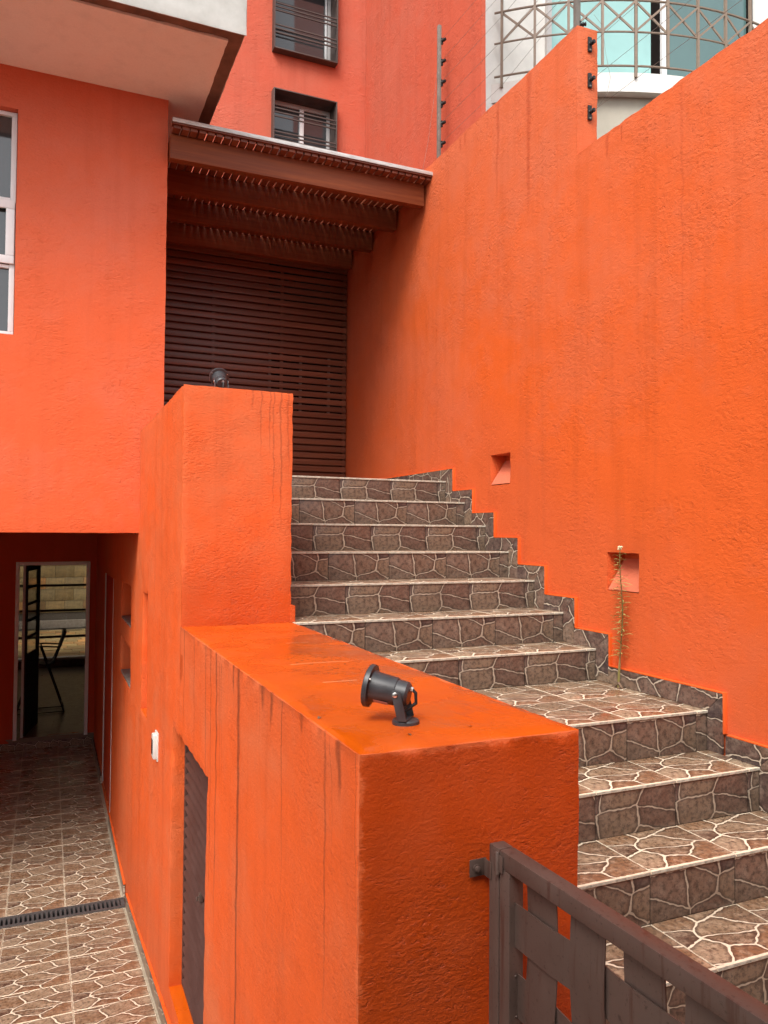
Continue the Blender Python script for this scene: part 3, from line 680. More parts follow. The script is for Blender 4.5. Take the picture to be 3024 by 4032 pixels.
# ---- slatted screen closing the landing
sc_ = empty('slatted_screen', (1.78, 7.58, 0.40), label='dark varnished screen of horizontal wooden slats closing the top landing', cat='screen')
slt = MB().box((0.765, 0, 0), (2.81, 0.018, 0.0515)).mesh('slat', M['screen'], bevel=0.0025)
z = 0.412
while z < 2.86:
    link('slat', slt, sc_, Vector((0, 7.535 + random.uniform(-.0015, .0015), z + random.uniform(-.0012, .0012))) - sc_.location); z += 0.0685
for x in (0.80, 1.445, 2.125, 2.79): plain('batten', M['screen'], (x - 0.014, 7.5535, 0.405), (x + 0.014, 7.575, 2.66), sc_)
for x in (2.005, 2.325, 2.625): plain('batten', simple('weathered grey batten', (0.17, 0.12, 0.105), 0.6), (x - 0.013, 7.554, 1.17), (x + 0.013, 7.576, 1.78), sc_)
for a, b in (((0.765, 0.40), (1.99, 2.88)), ((2.0, 0.40), (2.81, 1.165)), ((2.0, 1.785), (2.81, 2.28)), ((2.64, 2.28), (2.81, 2.88))):
    plain('backing_board', M['screen'], (a[0], 7.577, a[1]), (b[0], 7.583, b[1]), sc_)
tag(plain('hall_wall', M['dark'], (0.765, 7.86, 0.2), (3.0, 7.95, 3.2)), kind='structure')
plain('hall_side', M['house'], (0.55, YH + 0.23, 0.0), (0.760, 7.58, 2.86), hs_)

# ---- white neighbouring building with the curved balcony
nb = empty('neighbour_building', (5.5, 7.75, 0), label='white neighbouring building with a curved balcony and turquoise glazing, top right', cat='building')
vox('wall', M['white_wall'], [((3.27, 7.75, 0), (5.395, 8.0, 10)), ((3.3, 7.70, 0), (4.77, 7.751, 10)), ((8.78, 7.75, 0), (12, 8.0, 10)), ((5.395, 7.75, 0), (8.78, 8.0, 5.0)), ((5.395, 7.75, 7.6), (8.78, 8.0, 10))], res=0.15, amp=0.004, wave=0.004, parent=nb)
CX, CY, R0 = 7.366, 10.525, 3.956
def arc(r, z, a): return (CX + r * math.cos(math.radians(a)), CY + r * math.sin(math.radians(a)), z)
def curved(r, z0, z1, thick, a0=-137, a1=-42, n=48, mat=None, name='slab', bevel=0.0, flat=False):
    m_ = MB()
    for i in range(n):
        p, q = a0 + (a1 - a0) * i / n, a0 + (a1 - a0) * (i + 1) / n
        m_.quad([arc(r, z0, p), arc(r, z0, q), arc(r, z1, q), arc(r, z1, p)]); m_.quad([arc(r - thick, z0, p), arc(r - thick, z1, p), arc(r - thick, z1, q), arc(r - thick, z0, q)])
        m_.quad([arc(r, z1, p), arc(r, z1, q), arc(r - thick, z1, q), arc(r - thick, z1, p)]); m_.quad([arc(r, z0, q), arc(r, z0, p), arc(r - thick, z0, p), arc(r - thick, z0, q)])
    for p in (a0, a1): m_.quad([arc(r, z0, p), arc(r, z1, p), arc(r - thick, z1, p), arc(r - thick, z0, p)])
    me = m_.mesh(name, mat); bm = bmesh.new(); bm.from_mesh(me); bmesh.ops.remove_doubles(bm, verts=bm.verts, dist=1e-5); bmesh.ops.recalc_face_normals(bm, faces=bm.faces); bm.to_mesh(me); bm.free(); sharp(me, 35)
    return link(name, me, nb)
curved(3.94, 4.967, 5.183, 1.6, mat=M['white_wall'], name='balcony_slab')
curved(3.82, 1.0, 4.966, 1.4, mat=M['beige_wall'], name='lower_wall')
rl = link('railing', MB().tube([arc(R0, 6.0, a) for a in np.arange(-133.6, -41, 1.5)], 0.014, 6).mesh('railing', M['bronze'], smooth=40), nb)
for z, r in ((5.638, 0.012), (5.25, 0.013), (6.75, 0.016)): link('rail', MB().tube([arc(R0, z, a) for a in np.arange(-133.6, -41, 1.5)], r, 6).mesh('rail', M['bronze'], smooth=40), rl)
A = [-132.35 + 5.41 * i for i in range(17)]
for i, a in enumerate(A):
    m_ = MB(); lo = 5.12 if i in (0, 4, 8, 12, 16) else 5.245
    link('picket', MB().bar(arc(R0, lo, a), arc(R0, 6.75, a), 0.028, 0.028, up=(math.cos(math.radians(a)), math.sin(math.radians(a)), 0)).mesh('picket', M['bronze']), rl)
    if i + 1 < len(A):
        for s0, s1 in ((5.645, 5.99), (5.99, 5.645)):
            link('diagonal', MB().bar(arc(R0 + 0.006 * (1 if s0 < s1 else -1), s0, a), arc(R0 + 0.006 * (1 if s0 < s1 else -1), s1, A[i + 1]), 0.022, 0.014, up=(math.cos(math.radians(a)), math.sin(math.radians(a)), 0)).mesh('diagonal', M['bronze']), rl)
gd = MB().box((5.396, 7.70, 5.184), (5.458, 7.80, 7.6)).build('glass_door', M['alu_grey'], nb)
plain('pane', M['pane_teal'], (5.459, 7.76, 5.184), (6.79, 7.766, 7.59), gd)
plain('pane', M['pane_teal'], (6.80, 7.735, 5.184), (7.005, 7.741, 7.59), gd)
plain('jamb', M['dark'], (7.006, 7.74, 5.184), (7.163, 7.80, 7.59), gd)
plain('jamb', M['alu'], (7.165, 7.70, 5.184), (7.24, 7.80, 7.59), gd)
plain('pane', M['pane_teal_dark'], (7.241, 7.76, 5.184), (8.70, 7.766, 7.59), gd)
plain('jamb', M['dark'], (8.701, 7.72, 5.184), (8.779, 7.80, 7.59), gd)
plain('room_back', M['room'], (5.40, 7.99, 5.0), (8.77, 8.02, 7.6), nb)

# ---- street front behind the camera: unseen house added across the street to block low light
ob = empty('blocking_house', (0, -10, -1.85), label='plain unseen house across the street, added behind the viewer to block low light', cat='house')
plain('wall', simple('grey render', (0.30, 0.27, 0.24), 0.85), (-14, -13, -2.0), (14, -10, 3.2), ob)

# ================================================================== OBJECTS
# ---- louvred door low in the stair wall
ld = empty('louvred_door', (0.665, 3.62, -2.285), label='brown metal louvred door set low in the orange stair wall', cat='door')
f = MB(); xf = 0.664
f.box((xf, 4.055, -2.283), (xf + 0.03, 4.083, -0.988)).box((xf, 3.167, -2.283), (xf + 0.03, 3.195, -0.988)).box((xf + .001, 3.1955, -1.015), (xf + 0.029, 4.0545, -0.989)).box((xf + .001, 3.1955, -2.283), (xf + 0.029, 4.0545, -2.262))
f.build('frame', M['louvre'], ld, bevel=0.002)
lv = MB(); prof = [(0.003, 0.0), (0.0, 0.0), (-0.034, 0.012), (-0.0365, 0.0140), (-0.034, 0.0165), (-0.004, 0.036), (0.0, 0.0515), (0.003, 0.0515)]
lv.rings([[(p[0], 3.198, p[1]) for p in prof], [(p[0], 4.052, p[1]) for p in prof]])
lvm = lv.mesh('slat', M['louvre'], smooth=20)
z = -2.262
while z < -1.06:
    link('slat', lvm, ld, Vector((0.696, 0, z)) - ld.location); z += 0.0535
plain('backing_sheet', M['louvre'], (0.6995, 3.198, -2.262), (0.7035, 4.052, -1.016), ld)
h = MB().box((0.652, 3.555, -1.650), (0.668, 3.585, -1.615)).tube([(0.654, 3.572, -1.632), (0.642, 3.572, -1.632), (0.640, 3.545, -1.632)], 0.004, 8)
h.build('latch', M['gate'], ld, bevel=0.002)

# ---- white fixture on the stair wall
bl = empty('wall_bell', (XL, 4.62, -1.21), label='small white plastic bell box with dark front on the orange stair wall', cat='bell')
bb = MB().box((0.570, 4.582, -1.285), (0.598, 4.662, -1.150)).build('case', M['white_plastic'], bl, bevel=0.008)
plain('back_plate', M['white_plastic'], (0.590, 4.572, -1.297), (0.5995, 4.672, -1.138), bl, bevel=0.004)
plain('dark_panel', M['dark_lens'], (0.5675, 4.60, -1.262), (0.571, 4.648, -1.178), bl, bevel=0.001)

# ---- recessed door beside the garage
sd_ = empty('side_door', (0.62, 8.5, -2.76), label='tall orange door with a thin aluminium edge in the garage side wall', cat='door')
plain('panel', M['garage'], (0.612, 7.985, -2.755), (0.633, 9.10, -0.47), sd_, bevel=0.003)
plain('edge_strip', M['alu_grey'], (0.598, 7.972, -2.755), (0.612, 7.984, -0.462), sd_, bevel=0.001)
plain('edge_strip', M['alu_grey'], (0.598, 9.098, -2.755), (0.611, 9.108, -0.462), sd_, bevel=0.001)

# ---- open door at the back of the garage
od = empty('open_door', (0.08, YD, -2.60), label='white framed doorway with its dark glazed door open inwards, at the back of the garage', cat='door')
yf = YD - 0.012
f = MB().box((DX0, yf, DZ0 - 0.02), (DX0 + 0.042, YD + 0.07, DZ1)).box((DX1 - 0.042, yf, DZ0 - 0.02), (DX1, YD + 0.07, DZ1)).box((DX0 + 0.0425, yf + .001, DZ1 - 0.04), (DX1 - 0.0425, YD + 0.069, DZ1 - .001))
f.build('frame', M['alu'], od, bevel=0.002)
plain('inner_jamb', M['alu_grey'], (-0.262, YD + 0.02, -2.595), (-0.232, YD + 0.06, -0.442), od, bevel=0.002)
hp, tp = Vector((-0.232, YD + 0.07, 0)), Vector((-0.082, 11.56, 0))
dv = (tp - hp); Ld = dv.length; rzd = math.atan2(dv.y, dv.x)
lf = link('leaf', MB().box((0.0, -0.016, -2.59), (0.07, 0.016, -0.45)).box((Ld - 0.075, -0.016, -2.59), (Ld - 0.012, 0.016, -0.45)).box((0.0705, -0.015, -2.59), (Ld - 0.0755, 0.015, -1.58)).box((0.0705, -0.015, -0.52), (Ld - 0.0755, 0.015, -0.451)).mesh('leaf', M['blackplastic']), od, hp - od.location, (0, 0, rzd))
link('edge_strip', MB().box((Ld - 0.0115, -0.017, -2.56), (Ld, 0.017, -0.46)).mesh('edge_strip', M['alu_grey']), lf, (0, 0, 0))
for k in range(1, 5):
    z = -1.58 + k * 0.212; link('glazing_bar', MB().box((0.0705, -0.013, z - 0.016), (Ld - 0.0755, 0.013, z + 0.016)).mesh('glazing_bar', M['blackplastic']), lf, (0, 0, 0))
link('pane', MB().box((0.071, -0.003, -1.579), (Ld - 0.076, 0.003, -0.521)).mesh('pane', M['pane_clear']), lf, (0, 0, 0))

# ---- tall folding chair in the room, window and patio beyond
ch = empty('folding_chair', (0.12, 12.3, -2.60), label='dark tall folding chair standing in the room behind the open garage door', cat='chair')
def ct(name, pts, r=0.011): return MB().tube(pts, r, 6).build(name, M['blackplastic'], ch, smooth=40)
for dy in (12.15, 12.5):
    ct('leg', [(-0.05, dy, -1.66), (0.12, dy, -2.15), (0.268, dy, -2.585)]); ct('leg', [(-0.10, dy, -1.90), (-0.26, dy, -2.30), (-0.36, dy, -2.585)])
    ct('back_post', [(0.115, dy, -1.90), (0.19, dy, -1.70), (0.262, dy, -1.44)], 0.012); ct('armrest', [(-0.10, dy, -1.648), (0.03, dy, -1.65), (0.19, dy, -1.665)], 0.012)
for p, q in (((0.268, 12.15, -2.585), (0.268, 12.5, -2.585)), ((-0.36, 12.15, -2.585), (-0.36, 12.5, -2.585)), ((0.24, 12.15, -2.50), (0.24, 12.5, -2.50))): ct('stretcher', [p, q])
for y_ in (12.15, 12.5): ct('stretcher', [(-0.36, y_, -2.585), (0.268, y_, -2.585)], 0.008)
MB().rings([[(-0.13, 12.16, -1.87), (-0.13, 12.49, -1.87), (-0.13, 12.49, -1.89), (-0.13, 12.16, -1.89)], [(0.0, 12.16, -1.905), (0.0, 12.49, -1.905), (0.0, 12.49, -1.93), (0.0, 12.16, -1.93)], [(0.08, 12.16, -1.89), (0.08, 12.49, -1.89), (0.08, 12.49, -1.92), (0.08, 12.16, -1.92)], [(0.135, 12.16, -1.83), (0.135, 12.49, -1.83), (0.15, 12.49, -1.85), (0.15, 12.16, -1.85)]]).build('seat', M['blackplastic'], ch)
MB().rings([[(0.195, 12.16, -1.68), (0.195, 12.49, -1.68), (0.215, 12.49, -1.67), (0.215, 12.16, -1.67)], [(0.245, 12.16, -1.43), (0.245, 12.49, -1.43), (0.29, 12.49, -1.455), (0.29, 12.16, -1.455)]]).build('backrest', M['blackplastic'], ch)

gw = empty('garden_window', (0.0, 16.25, -2.60), label='wide window with brown bars at the far end of the room, looking on a stone patio', cat='window')
f = MB().box((-4.0, 16.2, -2.60), (0.9, 16.36, -2.46)).build('sill_wall', M['room'], gw)
plain('sill', M['alu'], (-4.0, 16.18, -2.4595), (0.9, 16.37, -2.42), gw)
for z in (-1.05, -1.53, -2.03): plain('bar', M['box_brown'], (-4.0, 16.25, z - 0.022), (0.9, 16.28, z + 0.022), gw)
plain('pane', M['pane_clear'], (-4.0, 16.30, -2.419), (0.9, 16.305, -0.013), gw)
pt = tag(plain('patio_floor', M['grout_dark'], (-5, 16.4, -2.75), (5, 21.9, -2.515)), kind='structure')
pv = [MB().box((0.004, 0.004, -0.04), (a - 0.004, 0.30 - 0.004, 0)).mesh('paver', M['stone_tile'], bevel=0.006) for a in (0.30, 0.45)]
y_ = 16.4
while y_ < 21.2:
    x = -1.6 - random.uniform(0, .3)
    while x < 1.6:
        k = random.choice((0, 1)); link('paver', pv[k], pt, (x, y_, -2.475 + random.uniform(-.006, .006))); x += (0.30, 0.45)[k]
    y_ += 0.30
pw = empty('patio_wall', (0, 21.9, -2.5), label='patio wall clad in brown slate tiles, seen through the doorway and the far window', cat='wall')
plain('core', M['grout_dark'], (-5, 21.93, -2.7), (5, 22.1, 9.5), pw)
plain('coping', M['room'], (-2.5, 21.72, -2.5), (2.5, 21.88, -2.30), pw, bevel=0.01)
tl = MB().box((0.004, 0, 0.004), (0.446, 0.03, 0.296)).mesh('slate_tile', M['stone_tile'], bevel=0.004)
for r in range(8):
    for c in range(-5, 5): link('slate_tile', tl, pw, Vector((c * 0.45 + (0.22 if r % 2 else 0), 21.897 + random.uniform(-.012, .004), -2.11 + r * 0.30)) - pw.location)
plain('side', M['room'], (-3.2, 16.4, -2.7), (-3.001, 21.9, 9.0), pw); plain('side', M['room'], (3.001, 16.4, -2.7), (3.2, 21.9, 9.0), pw)

# ---- spotlights
def spotlight(loc, az, el, rz_base, label):
    o = empty('spotlight', loc, label=label, cat='spotlight', group='black spotlights on the stair wall')
    MB().lathe((0, 0, 0), (0, 0, 1), [(0.0, 0.033), (0.009, 0.033), (0.0125, 0.030), (0.0125, 0.0)], 28).build2('base', M['black'], o)
    ph = 0.075; c_, s_ = math.cos(rz_base), math.sin(rz_base); R = Matrix.Rotation(rz_base, 4, 'Z')
    b = MB(); dh = Vector((math.sin(az), math.cos(az), 0)); lean = dh * 0.017
    for sx in (-1, 1):
        ax = R @ Vector((sx, 0, 0)); p0 = ax * 0.0345 + Vector((0, 0, 0.0135)); p1 = ax * 0.0345 + lean + Vector((0, 0, ph + 0.011))
        b.rings([[q_ + ax * u_ + dh * v_ for u_, v_ in ((-.0014, -.0115), (.0014, -.0115), (.0014, .0115), (-.0014, .0115))] for q_ in (p0, p0.lerp(p1, 0.88), )] + [[p1 + ax * u_ + dh * v_ for u_, v_ in ((-.0014, -.006), (.0014, -.006), (.0014, .006), (-.0014, .006))]])
    b.box((-0.033, -0.011, 0.0128), (0.033, 0.011, 0.0158), mat=R)
    b.build2('bracket', M['black'], o, bevel=0.001)
    P = Vector((0, 0, ph)) + lean; d = Vector((math.sin(az) * math.cos(el), math.cos(az) * math.cos(el), math.sin(el)))
    MB().lathe(P - d * 0.026, d, [(0, 0.0), (0, 0.024), (0.006, 0.029), (0.031, 0.0305), (0.0315, 0.0325), (0.034, 0.0335), (0.080, 0.0365), (0.095, 0.040)], 32).build2('body', M['black'], o)
    MB().lathe(P + d * 0.066, d, [(0, 0.036), (0.002, 0.0515), (0.012, 0.0520), (0.0145, 0.050), (0.0145, 0.043), (0.008, 0.042), (0.008, 0.0)], 36).build2('rim', M['black'], o)
    MB().lathe(P + d * 0.0745, d, [(0, 0.0), (0, 0.0415), (0.002, 0.0415), (0.002, 0.0)], 28).build2('lens', M['pane_dark'], o)
    for sx in (-1, 1):
        ax = R @ Vector((sx, 0, 0)); MB().lathe(P + ax * 0.0355, ax, [(0, 0.0065), (0.003, 0.0065), (0.0042, 0.004), (0.0042, 0.0)], 14).build2('screw', M['steel'], o)
    side = d.cross(Vector((0, 0, 1))).normalized()
    for k in range(3):
        a = k * 2.09 + 0.5; q = P + d * 0.0665 + (side * math.cos(a) + side.cross(d) * math.sin(a)) * 0.0465
        MB().lathe(q, -d, [(0, 0.003), (0.002, 0.0025), (0.002, 0)], 8).build2('screw', M['steel'], o)
    g0 = P - d * 0.026 + Vector((0, 0, 0.012)) + side * 0.006
    MB().lathe(g0, -d, [(0, 0.0065), (0.008, 0.006), (0.008, 0)], 12).build2('cable_gland', M['alu_grey'], o)
    MB().tube([g0 - d * 0.006, g0 - d * 0.014 + Vector((0, 0, -0.006)), g0 - d * 0.015 + Vector((0, 0, -0.030)), Vector((0.0, 0, 0.03)) + lean * 0.2, Vector((0.0, 0, 0.011))], 0.0042, 8).build2('cable', M['blackplastic'], o)
    # sticker under the barrel
    dn = side.cross(d); dn = dn if dn.z < 0 else -dn
    st_ = MB()
    n1 = (dn * 0.75 + (side if side.y < 0 else -side) * 0.66).normalized(); tt = d.cross(n1)
    def on(h, a): return P + d * h + (n1 * math.cos(a) + tt * math.sin(a)) * 0.0365
    for k in range(4):
        a0, a1 = -0.3 + k * 0.11, -0.3 + (k + 1) * 0.11; st_.quad([on(0.018, a0), on(0.058, a0), on(0.058, a1), on(0.018, a1)])
    st_.build2('sticker', M['sticker'], o)
    return o
def build2(s, name, mat, parent, bevel=0.0): return link(name, s.mesh(name, mat, smooth=35, bevel=bevel), parent, (0, 0, 0))
MB.build2 = build2
spotlight((0.798, 1.712, ZT - 0.0015), math.radians(-50), math.radians(9), math.radians(50), 'black spotlight aimed left, standing on the low wet orange wall in front')
spotlight((0.832, 4.11, 0.717), math.radians(2), math.radians(29), math.radians(-2), 'black spotlight aimed away, standing on top of the tall orange block')

# ---- gate
gt = empty('metal_gate', (0.922, 1.46, -1.66), math.radians(2.4), label='brown metal gate of woven flat strips, open towards the viewer at bottom right', cat='gate')
ZG = -0.673 + 1.66; GL = 1.95
def gbx(name, a, b, bevel=0.003): return link(name, MB().box(a, b).mesh(name, M['gate'], bevel=bevel), gt, (0, 0, 0))
gbx('hinge_post', (-0.024, -0.006, 0.02), (0.013, 0.031, ZG))
gbx('stile', (-0.0235, -0.045, 0.05), (0.0125, -0.0085, ZG - 0.0375)); gbx('stile', (-0.0235, -GL, 0.05), (0.0125, -GL + 0.037, ZG - 0.0375))
gbx('top_rail', (-0.024, -GL, ZG - 0.037), (0.013, -0.0085, ZG)); gbx('bottom_rail', (-0.023, -GL + 0.0375, 0.05), (0.012, -0.0455, 0.09))
gbx('hinge_plate', (-0.0275, -0.024, ZG - 0.046), (-0.0244, 0.008, ZG - 0.010), 0.001)
link('hinge_pin', MB().lathe((-0.0285, -0.008, ZG - 0.006), (0, 0, 1), [(-0.045, 0.005), (0.0, 0.005), (0.003, 0.003), (0.003, 0)], 10).mesh('hinge_pin', M['gate'], smooth=40), gt, (0, 0, 0))
vy = [-0.0825 - 0.1395 * i for i in range(14)]; hz = [ZG - 0.099 - 0.148 * j for j in range(7)]
def strip_v(i):
    y1 = vy[i]; y0 = y1 - 0.095; m_ = MB(); zs = [ZG - 0.0375]; off = [0.0]
    for j, zt_ in enumerate(hz):
        s_ = 1 if (i + j) % 2 == 0 else -1
        zs += [zt_ - 0.02, zt_ - 0.07]; off += [0.0035 * s_, 0.0035 * s_]
    zs.append(0.091); off.append(0)
    m_.rings([[(o_ - 0.0063, y0, z_), (o_ - 0.0037, y0, z_), (o_ - 0.0037, y1, z_), (o_ - 0.0063, y1, z_)] for z_, o_ in zip(zs, off)]); return m_
def strip_h(j):
    z1 = hz[j]; z0 = z1 - 0.091; m_ = MB(); ys = [-0.0455]; off = [-0.012]
    for i, yy in enumerate(vy[:-1]):
        s_ = -1 if (i + j) % 2 == 0 else 1
        ys += [yy - 0.02, yy - 0.08]; off += [0.0035 * s_, 0.0035 * s_]
    ys.append(-GL + 0.038); off.append(0)
    off[0] = off[1]
    m_.rings([[(o_ - 0.0063, y_, z0), (o_ - 0.0037, y_, z0), (o_ - 0.0037, y_, z1), (o_ - 0.0063, y_, z1)] for y_, o_ in zip(ys, off)]); return m_
for i in range(13): link('vertical_strip', strip_v(i).mesh('vertical_strip', M['gate'], smooth=30), gt, (0, 0, 0))
for j in range(6): link('horizontal_strip', strip_h(j).mesh('horizontal_strip', M['gate'], smooth=30), gt, (0, 0, 0))
weld = MB().lathe((0, 0, 0), (0, 0, 1), [(-0.003, 0.0), (-0.0015, 0.0022), (0.0015, 0.002), (0.003, 0.0)], 7).mesh('weld_bead', M['gate'], smooth=60)
for j in range(6):
    for dz in (-0.004, -0.087): link('weld_bead', weld, gt, (-0.007 + random.uniform(-.001, .001), -0.0462, hz[j] + dz), (random.uniform(0, 1), random.uniform(0, 1), 0))
for i in range(12):
    for dy in (-0.008, -0.045, -0.088): link('weld_bead', weld, gt, (-0.0075 + random.uniform(-.001, .001), vy[i] + dy, ZG - 0.0382), (1.57, random.uniform(0, 1), 0))
bk = link('wall_bracket', MB().box((-0.062, 0.0475, ZG - 0.075), (-0.020, 0.0505, ZG - 0.038)).box((-0.0265, 0.020, ZG - 0.075), (-0.0243, 0.0472, ZG - 0.038)).mesh('wall_bracket', M['gate'], bevel=0.0008), gt, (0, 0, 0))
link('bolt', MB().lathe((-0.045, 0.0472, ZG - 0.057), (0, -1, 0), [(0, 0.009), (0.002, 0.009), (0.0022, 0.0062), (0.008, 0.0062), (0.009, 0.004), (0.009, 0)], 12).mesh('bolt', M['gate'], smooth=30), bk, (0, 0, 0))
link('lock_knob', MB().lathe((0.03, 0.05, ZG - 0.345), (0, -1, 0), [(-0.01, 0.011), (0.012, 0.011), (0.014, 0.008), (0.010, 0.006), (0.010, 0)], 16).mesh('lock_knob', M['blackplastic'], smooth=30), gt, (0, 0, 0))

# ---- weed by the skirting
pl = empty('weed', (2.755, 3.30, -0.80), label='tall thin yellow green weed growing against the boundary wall below a niche', cat='plant')
rnd = random.Random(4); H = 0.735
def stempt(t): return Vector((2.762 + 0.012 * math.sin(t * 5.0) + 0.004, 3.300 - 0.035 * t + 0.008 * math.sin(t * 8), -0.805 + H * t))
MB().tube([stempt(i / 24) for i in range(25)], [0.0046 * (1 - 0.5 * i / 24) * (1.5 if i < 5 else 1) for i in range(25)], 6).build('stem', M['stem'], pl, smooth=40)
rt_ = MB()
for i in range(9):
    a = rnd.uniform(0, 6.28); rt_.tube([stempt(0.0) + Vector((0, 0, 0.03)), stempt(0) + Vector((math.cos(a) * .012, math.sin(a) * .02, 0.012)), stempt(0) + Vector((-abs(math.cos(a)) * .025, math.sin(a) * .045, 0.004))], [0.008, 0.006, 0.003], 5)
rt_.build('root', M['root'], pl, smooth=40)
i = 0
lm = []
for L_ in (0.034, 0.048, 0.062):
    m_ = MB(); pts = [(0, 0, 0), (L_ * .35, 0, L_ * .10), (L_ * .7, 0, L_ * .10), (L_, 0, L_ * .0)]; wd = [0.0010, 0.0034, 0.0030, 0.0004]
    for k in range(3):
        a, b_ = pts[k], pts[k + 1]; m_.quad([(a[0], -wd[k], a[2]), (b_[0], -wd[k + 1], b_[2]), (b_[0], 0, b_[2] - .0012), (a[0], 0, a[2] - .0012)]); m_.quad([(a[0], 0, a[2] - .0012), (b_[0], 0, b_[2] - .0012), (b_[0], wd[k + 1], b_[2]), (a[0], wd[k], a[2])])
    lm.append(m_.mesh('leaf', M['leaf']))
for i in range(150):
    t = 0.22 + 0.75 * i / 150 + rnd.uniform(-.003, .003); a = i * 2.4 + rnd.uniform(-.4, .4)
    if math.cos(a) > 0.6 and rnd.random() < .7: a += 1.6
    o = link('leaf', lm[rnd.choice((0, 1, 1, 2)) if t < 0.8 else 0], pl, stempt(t) - pl.location, (rnd.uniform(-.4, .4), rnd.uniform(-.35, .25), a))
fl_ = MB()
for k in range(26):
    a = rnd.uniform(0, 6.28); r = rnd.uniform(0, .013); q = stempt(1.0) + Vector((math.cos(a) * r, math.sin(a) * r, rnd.uniform(-.006, .012) - r * .3)); fl_.lathe(q, (0, 0, 1), [(-.003, 0), (-.001, .0032), (.002, .003), (.004, 0)], 6)
fl_.build('flower_head', M['flower'], pl, smooth=40)

# ---- electric fence
def insulator(mb, p, d):
    d = Vector(d); p = Vector(p); q = p
    mb.lathe(p, d, [(0, 0.011), (0.006, 0.012), (0.012, 0.007), (0.016, 0.014), (0.022, 0.014), (0.026, 0.008), (0.031, 0.0125), (0.038, 0.012), (0.040, 0)], 12)
    mb.box(tuple(p + Vector((-.007, -.007, -.03))), tuple(p + Vector((.007, .007, .022))))
fp = empty('fence_post', (2.9, 5.66, 2.98), label='thin grey electric fence post with black insulators, standing where the pergola meets the wall', cat='fence post', group='electric fence posts')
MB().bar((2.905, 5.665, 2.95), (2.885, 5.63, 4.165), 0.028, 0.028, up=(0, 1, 0)).build('post', M['pole'], fp, bevel=0.003)
for z in (4.034, 3.862, 3.694, 3.519, 3.36, 3.194):
    t = (z - 2.95) / 1.215; x = 2.905 - 0.02 * t; y = 5.665 - 0.035 * t
    m_ = MB(); insulator(m_, (x + 0.016, y - 0.018, z), (0.35, -0.94, 0)); m_.build('insulator', M['blackplastic'], fp, smooth=35)
fq = empty('fence_post', (2.885, 3.80, 3.0), label='electric fence post on the higher wall end in front of the turquoise glazing', cat='fence post', group='electric fence posts')
MB().bar((2.883, 3.81, 2.98), (2.873, 3.80, 4.20), 0.032, 0.032, up=(0, 1, 0)).build('post', M['pole'], fq, bevel=0.003)
for z in (3.07, 4.034, 3.862, 3.694, 3.519, 3.36):
    m_ = MB(); insulator(m_, (2.896, 3.80, z), (0.8, -0.6, 0)); m_.build('insulator', M['blackplastic'], fq, smooth=35)
for z, s_ in ((2.905, 'topmost'), (2.688, 'middle'), (2.495, 'lowest')):
    o = empty('wall_insulator', (2.905, 3.718, z), label=s_ + ' of three black insulators screwed to the wall end', cat='insulator', group='insulators on the wall end')
    m_ = MB(); insulator(m_, (2.905, 3.722, z + 0.004), (0.25, -0.97, 0)); m_.build('insulator', M['blackplastic'], o, smooth=35)
    MB().box((2.892, 3.712, z - 0.045), (2.918, 3.7215, z + 0.042)).build('bracket', M['blackplastic'], o, bevel=0.002)
    MB().lathe((2.905, 3.7115, z - 0.036), (0, -1, 0), [(0, 0.006), (0.004, 0.005), (0.004, 0)], 8).build('screw', M['pole'], o, smooth=35)
def wire(pts, label, grp, r=0.0011): tag(MB().tube(pts, r, 5).build('fence_wire', M['pole'], None, smooth=60), label, 'wire', grp)
for k, z in enumerate((4.034, 3.862, 3.694, 3.519, 3.36, 3.194)):
    t = (z - 2.95) / 1.215
    wire([(2.912 - .02 * t, 5.62 - .03 * t, z), (2.91, 4.7, z - 0.012), (2.905, 3.79, z if z > 3.3 else 3.30)], ('topmost', 'second', 'third', 'fourth', 'fifth', 'lowest')[k] + ' thin fence wire strung between the two electric fence posts', 'fence wires between the posts')
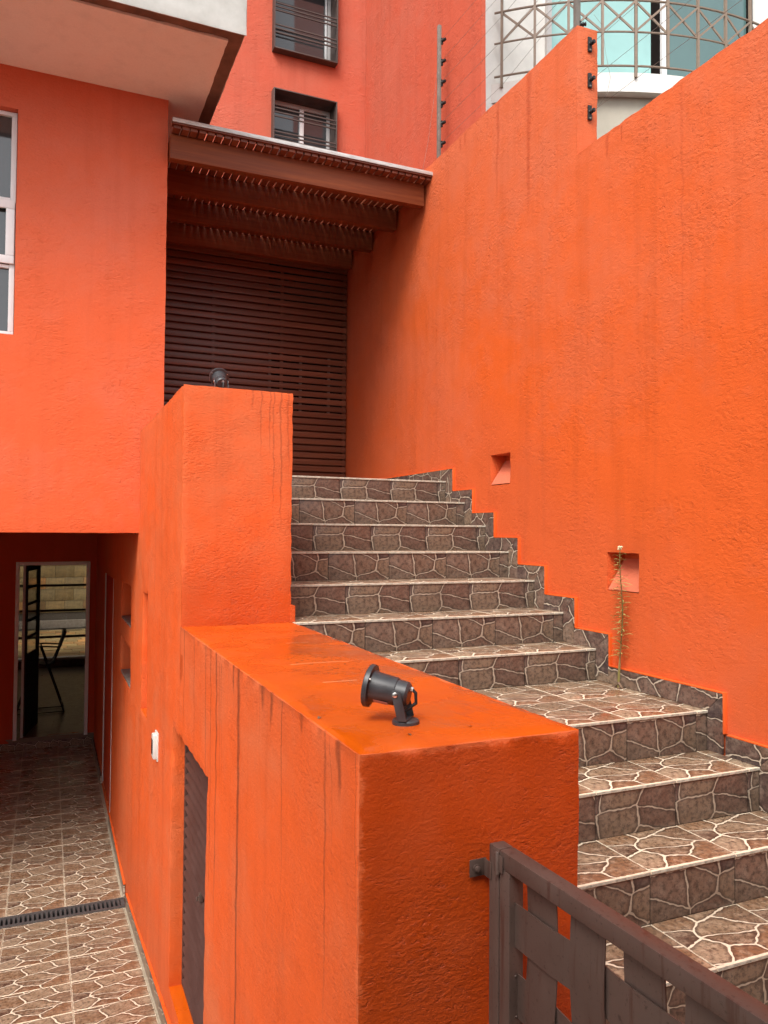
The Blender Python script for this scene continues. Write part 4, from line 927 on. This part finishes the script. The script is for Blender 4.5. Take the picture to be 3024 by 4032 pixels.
for k, z in enumerate((2.905, 2.688, 2.495)):
    wire([(2.912, 3.69, z), (2.912, 3.3, z + 0.002 * k - 0.008), (2.912, 2.6, z - 0.015), (2.90, 0.5, z - .01), (2.90, -2.5, z)], 'thin fence wire running forward from the ' + ('topmost', 'middle', 'lowest')[k] + ' of the three wall insulators', 'fence wires above the lower wall')
wire([(2.915, 3.69, 3.07), (2.935, 3.64, 2.98), (2.925, 3.60, 2.80), (2.945, 3.58, 2.64), (2.935, 3.60, 2.55), (2.912, 3.67, 2.49)], 'loose wire hanging in a loop beside the three insulators', None, 0.001)
wire([(2.89, 5.64, 3.95), (2.86, 5.66, 3.6), (2.80, 5.65, 3.2), (2.74, 5.63, 2.93)], 'slack wire dropping from the fence post to the pergola edge', None, 0.001)

# ---- leaf litter on the wall
for (x, y, a, lab) in ((0.615, 1.83, 0.4, 'tiny dark dead leaf on the left edge of the low orange wall'), (0.76, 1.60, 1.7, 'tiny dead leaf in front of the spotlight on the low wall'), (0.93, 1.62, 2.6, 'tiny dead leaf right of the spotlight near the wall edge')):
    m_ = MB(); R = Matrix.Translation((x, y, ZT + 0.001)) @ Matrix.Rotation(a, 4, 'Z')
    m_.quad([R @ Vector(p) for p in ((0, 0, 0), (0.007, -0.004, 0.003), (0.015, 0, 0.001), (0.007, 0.0, 0.0035))]); m_.quad([R @ Vector(p) for p in ((0, 0, 0), (0.007, 0.0, 0.0035), (0.015, 0, 0.001), (0.006, 0.005, 0.005))])
    tag(m_.build('dead_leaf', M['root']), lab, 'leaf', 'dead leaves on the low wall')

# ---- unseen blocker added behind the viewer to shade the low wall's front
sg = empty('light_blocker', (-1.0, -1.0, -1.85), label='unseen light blocker of dark brown sheet metal, added behind the viewer to shade the low wall', cat='gate')
for i in range(6): plain('panel', M['gate'], (-4.0 + i * 0.86, -1.0, -1.95), (-3.16 + i * 0.86, -0.96, 1.75), sg, bevel=0.004)
plain('blocker_top', M['house'], (-4.2, -1.08, 1.76), (1.17, -0.88, 2.35), sg, bevel=0.01)
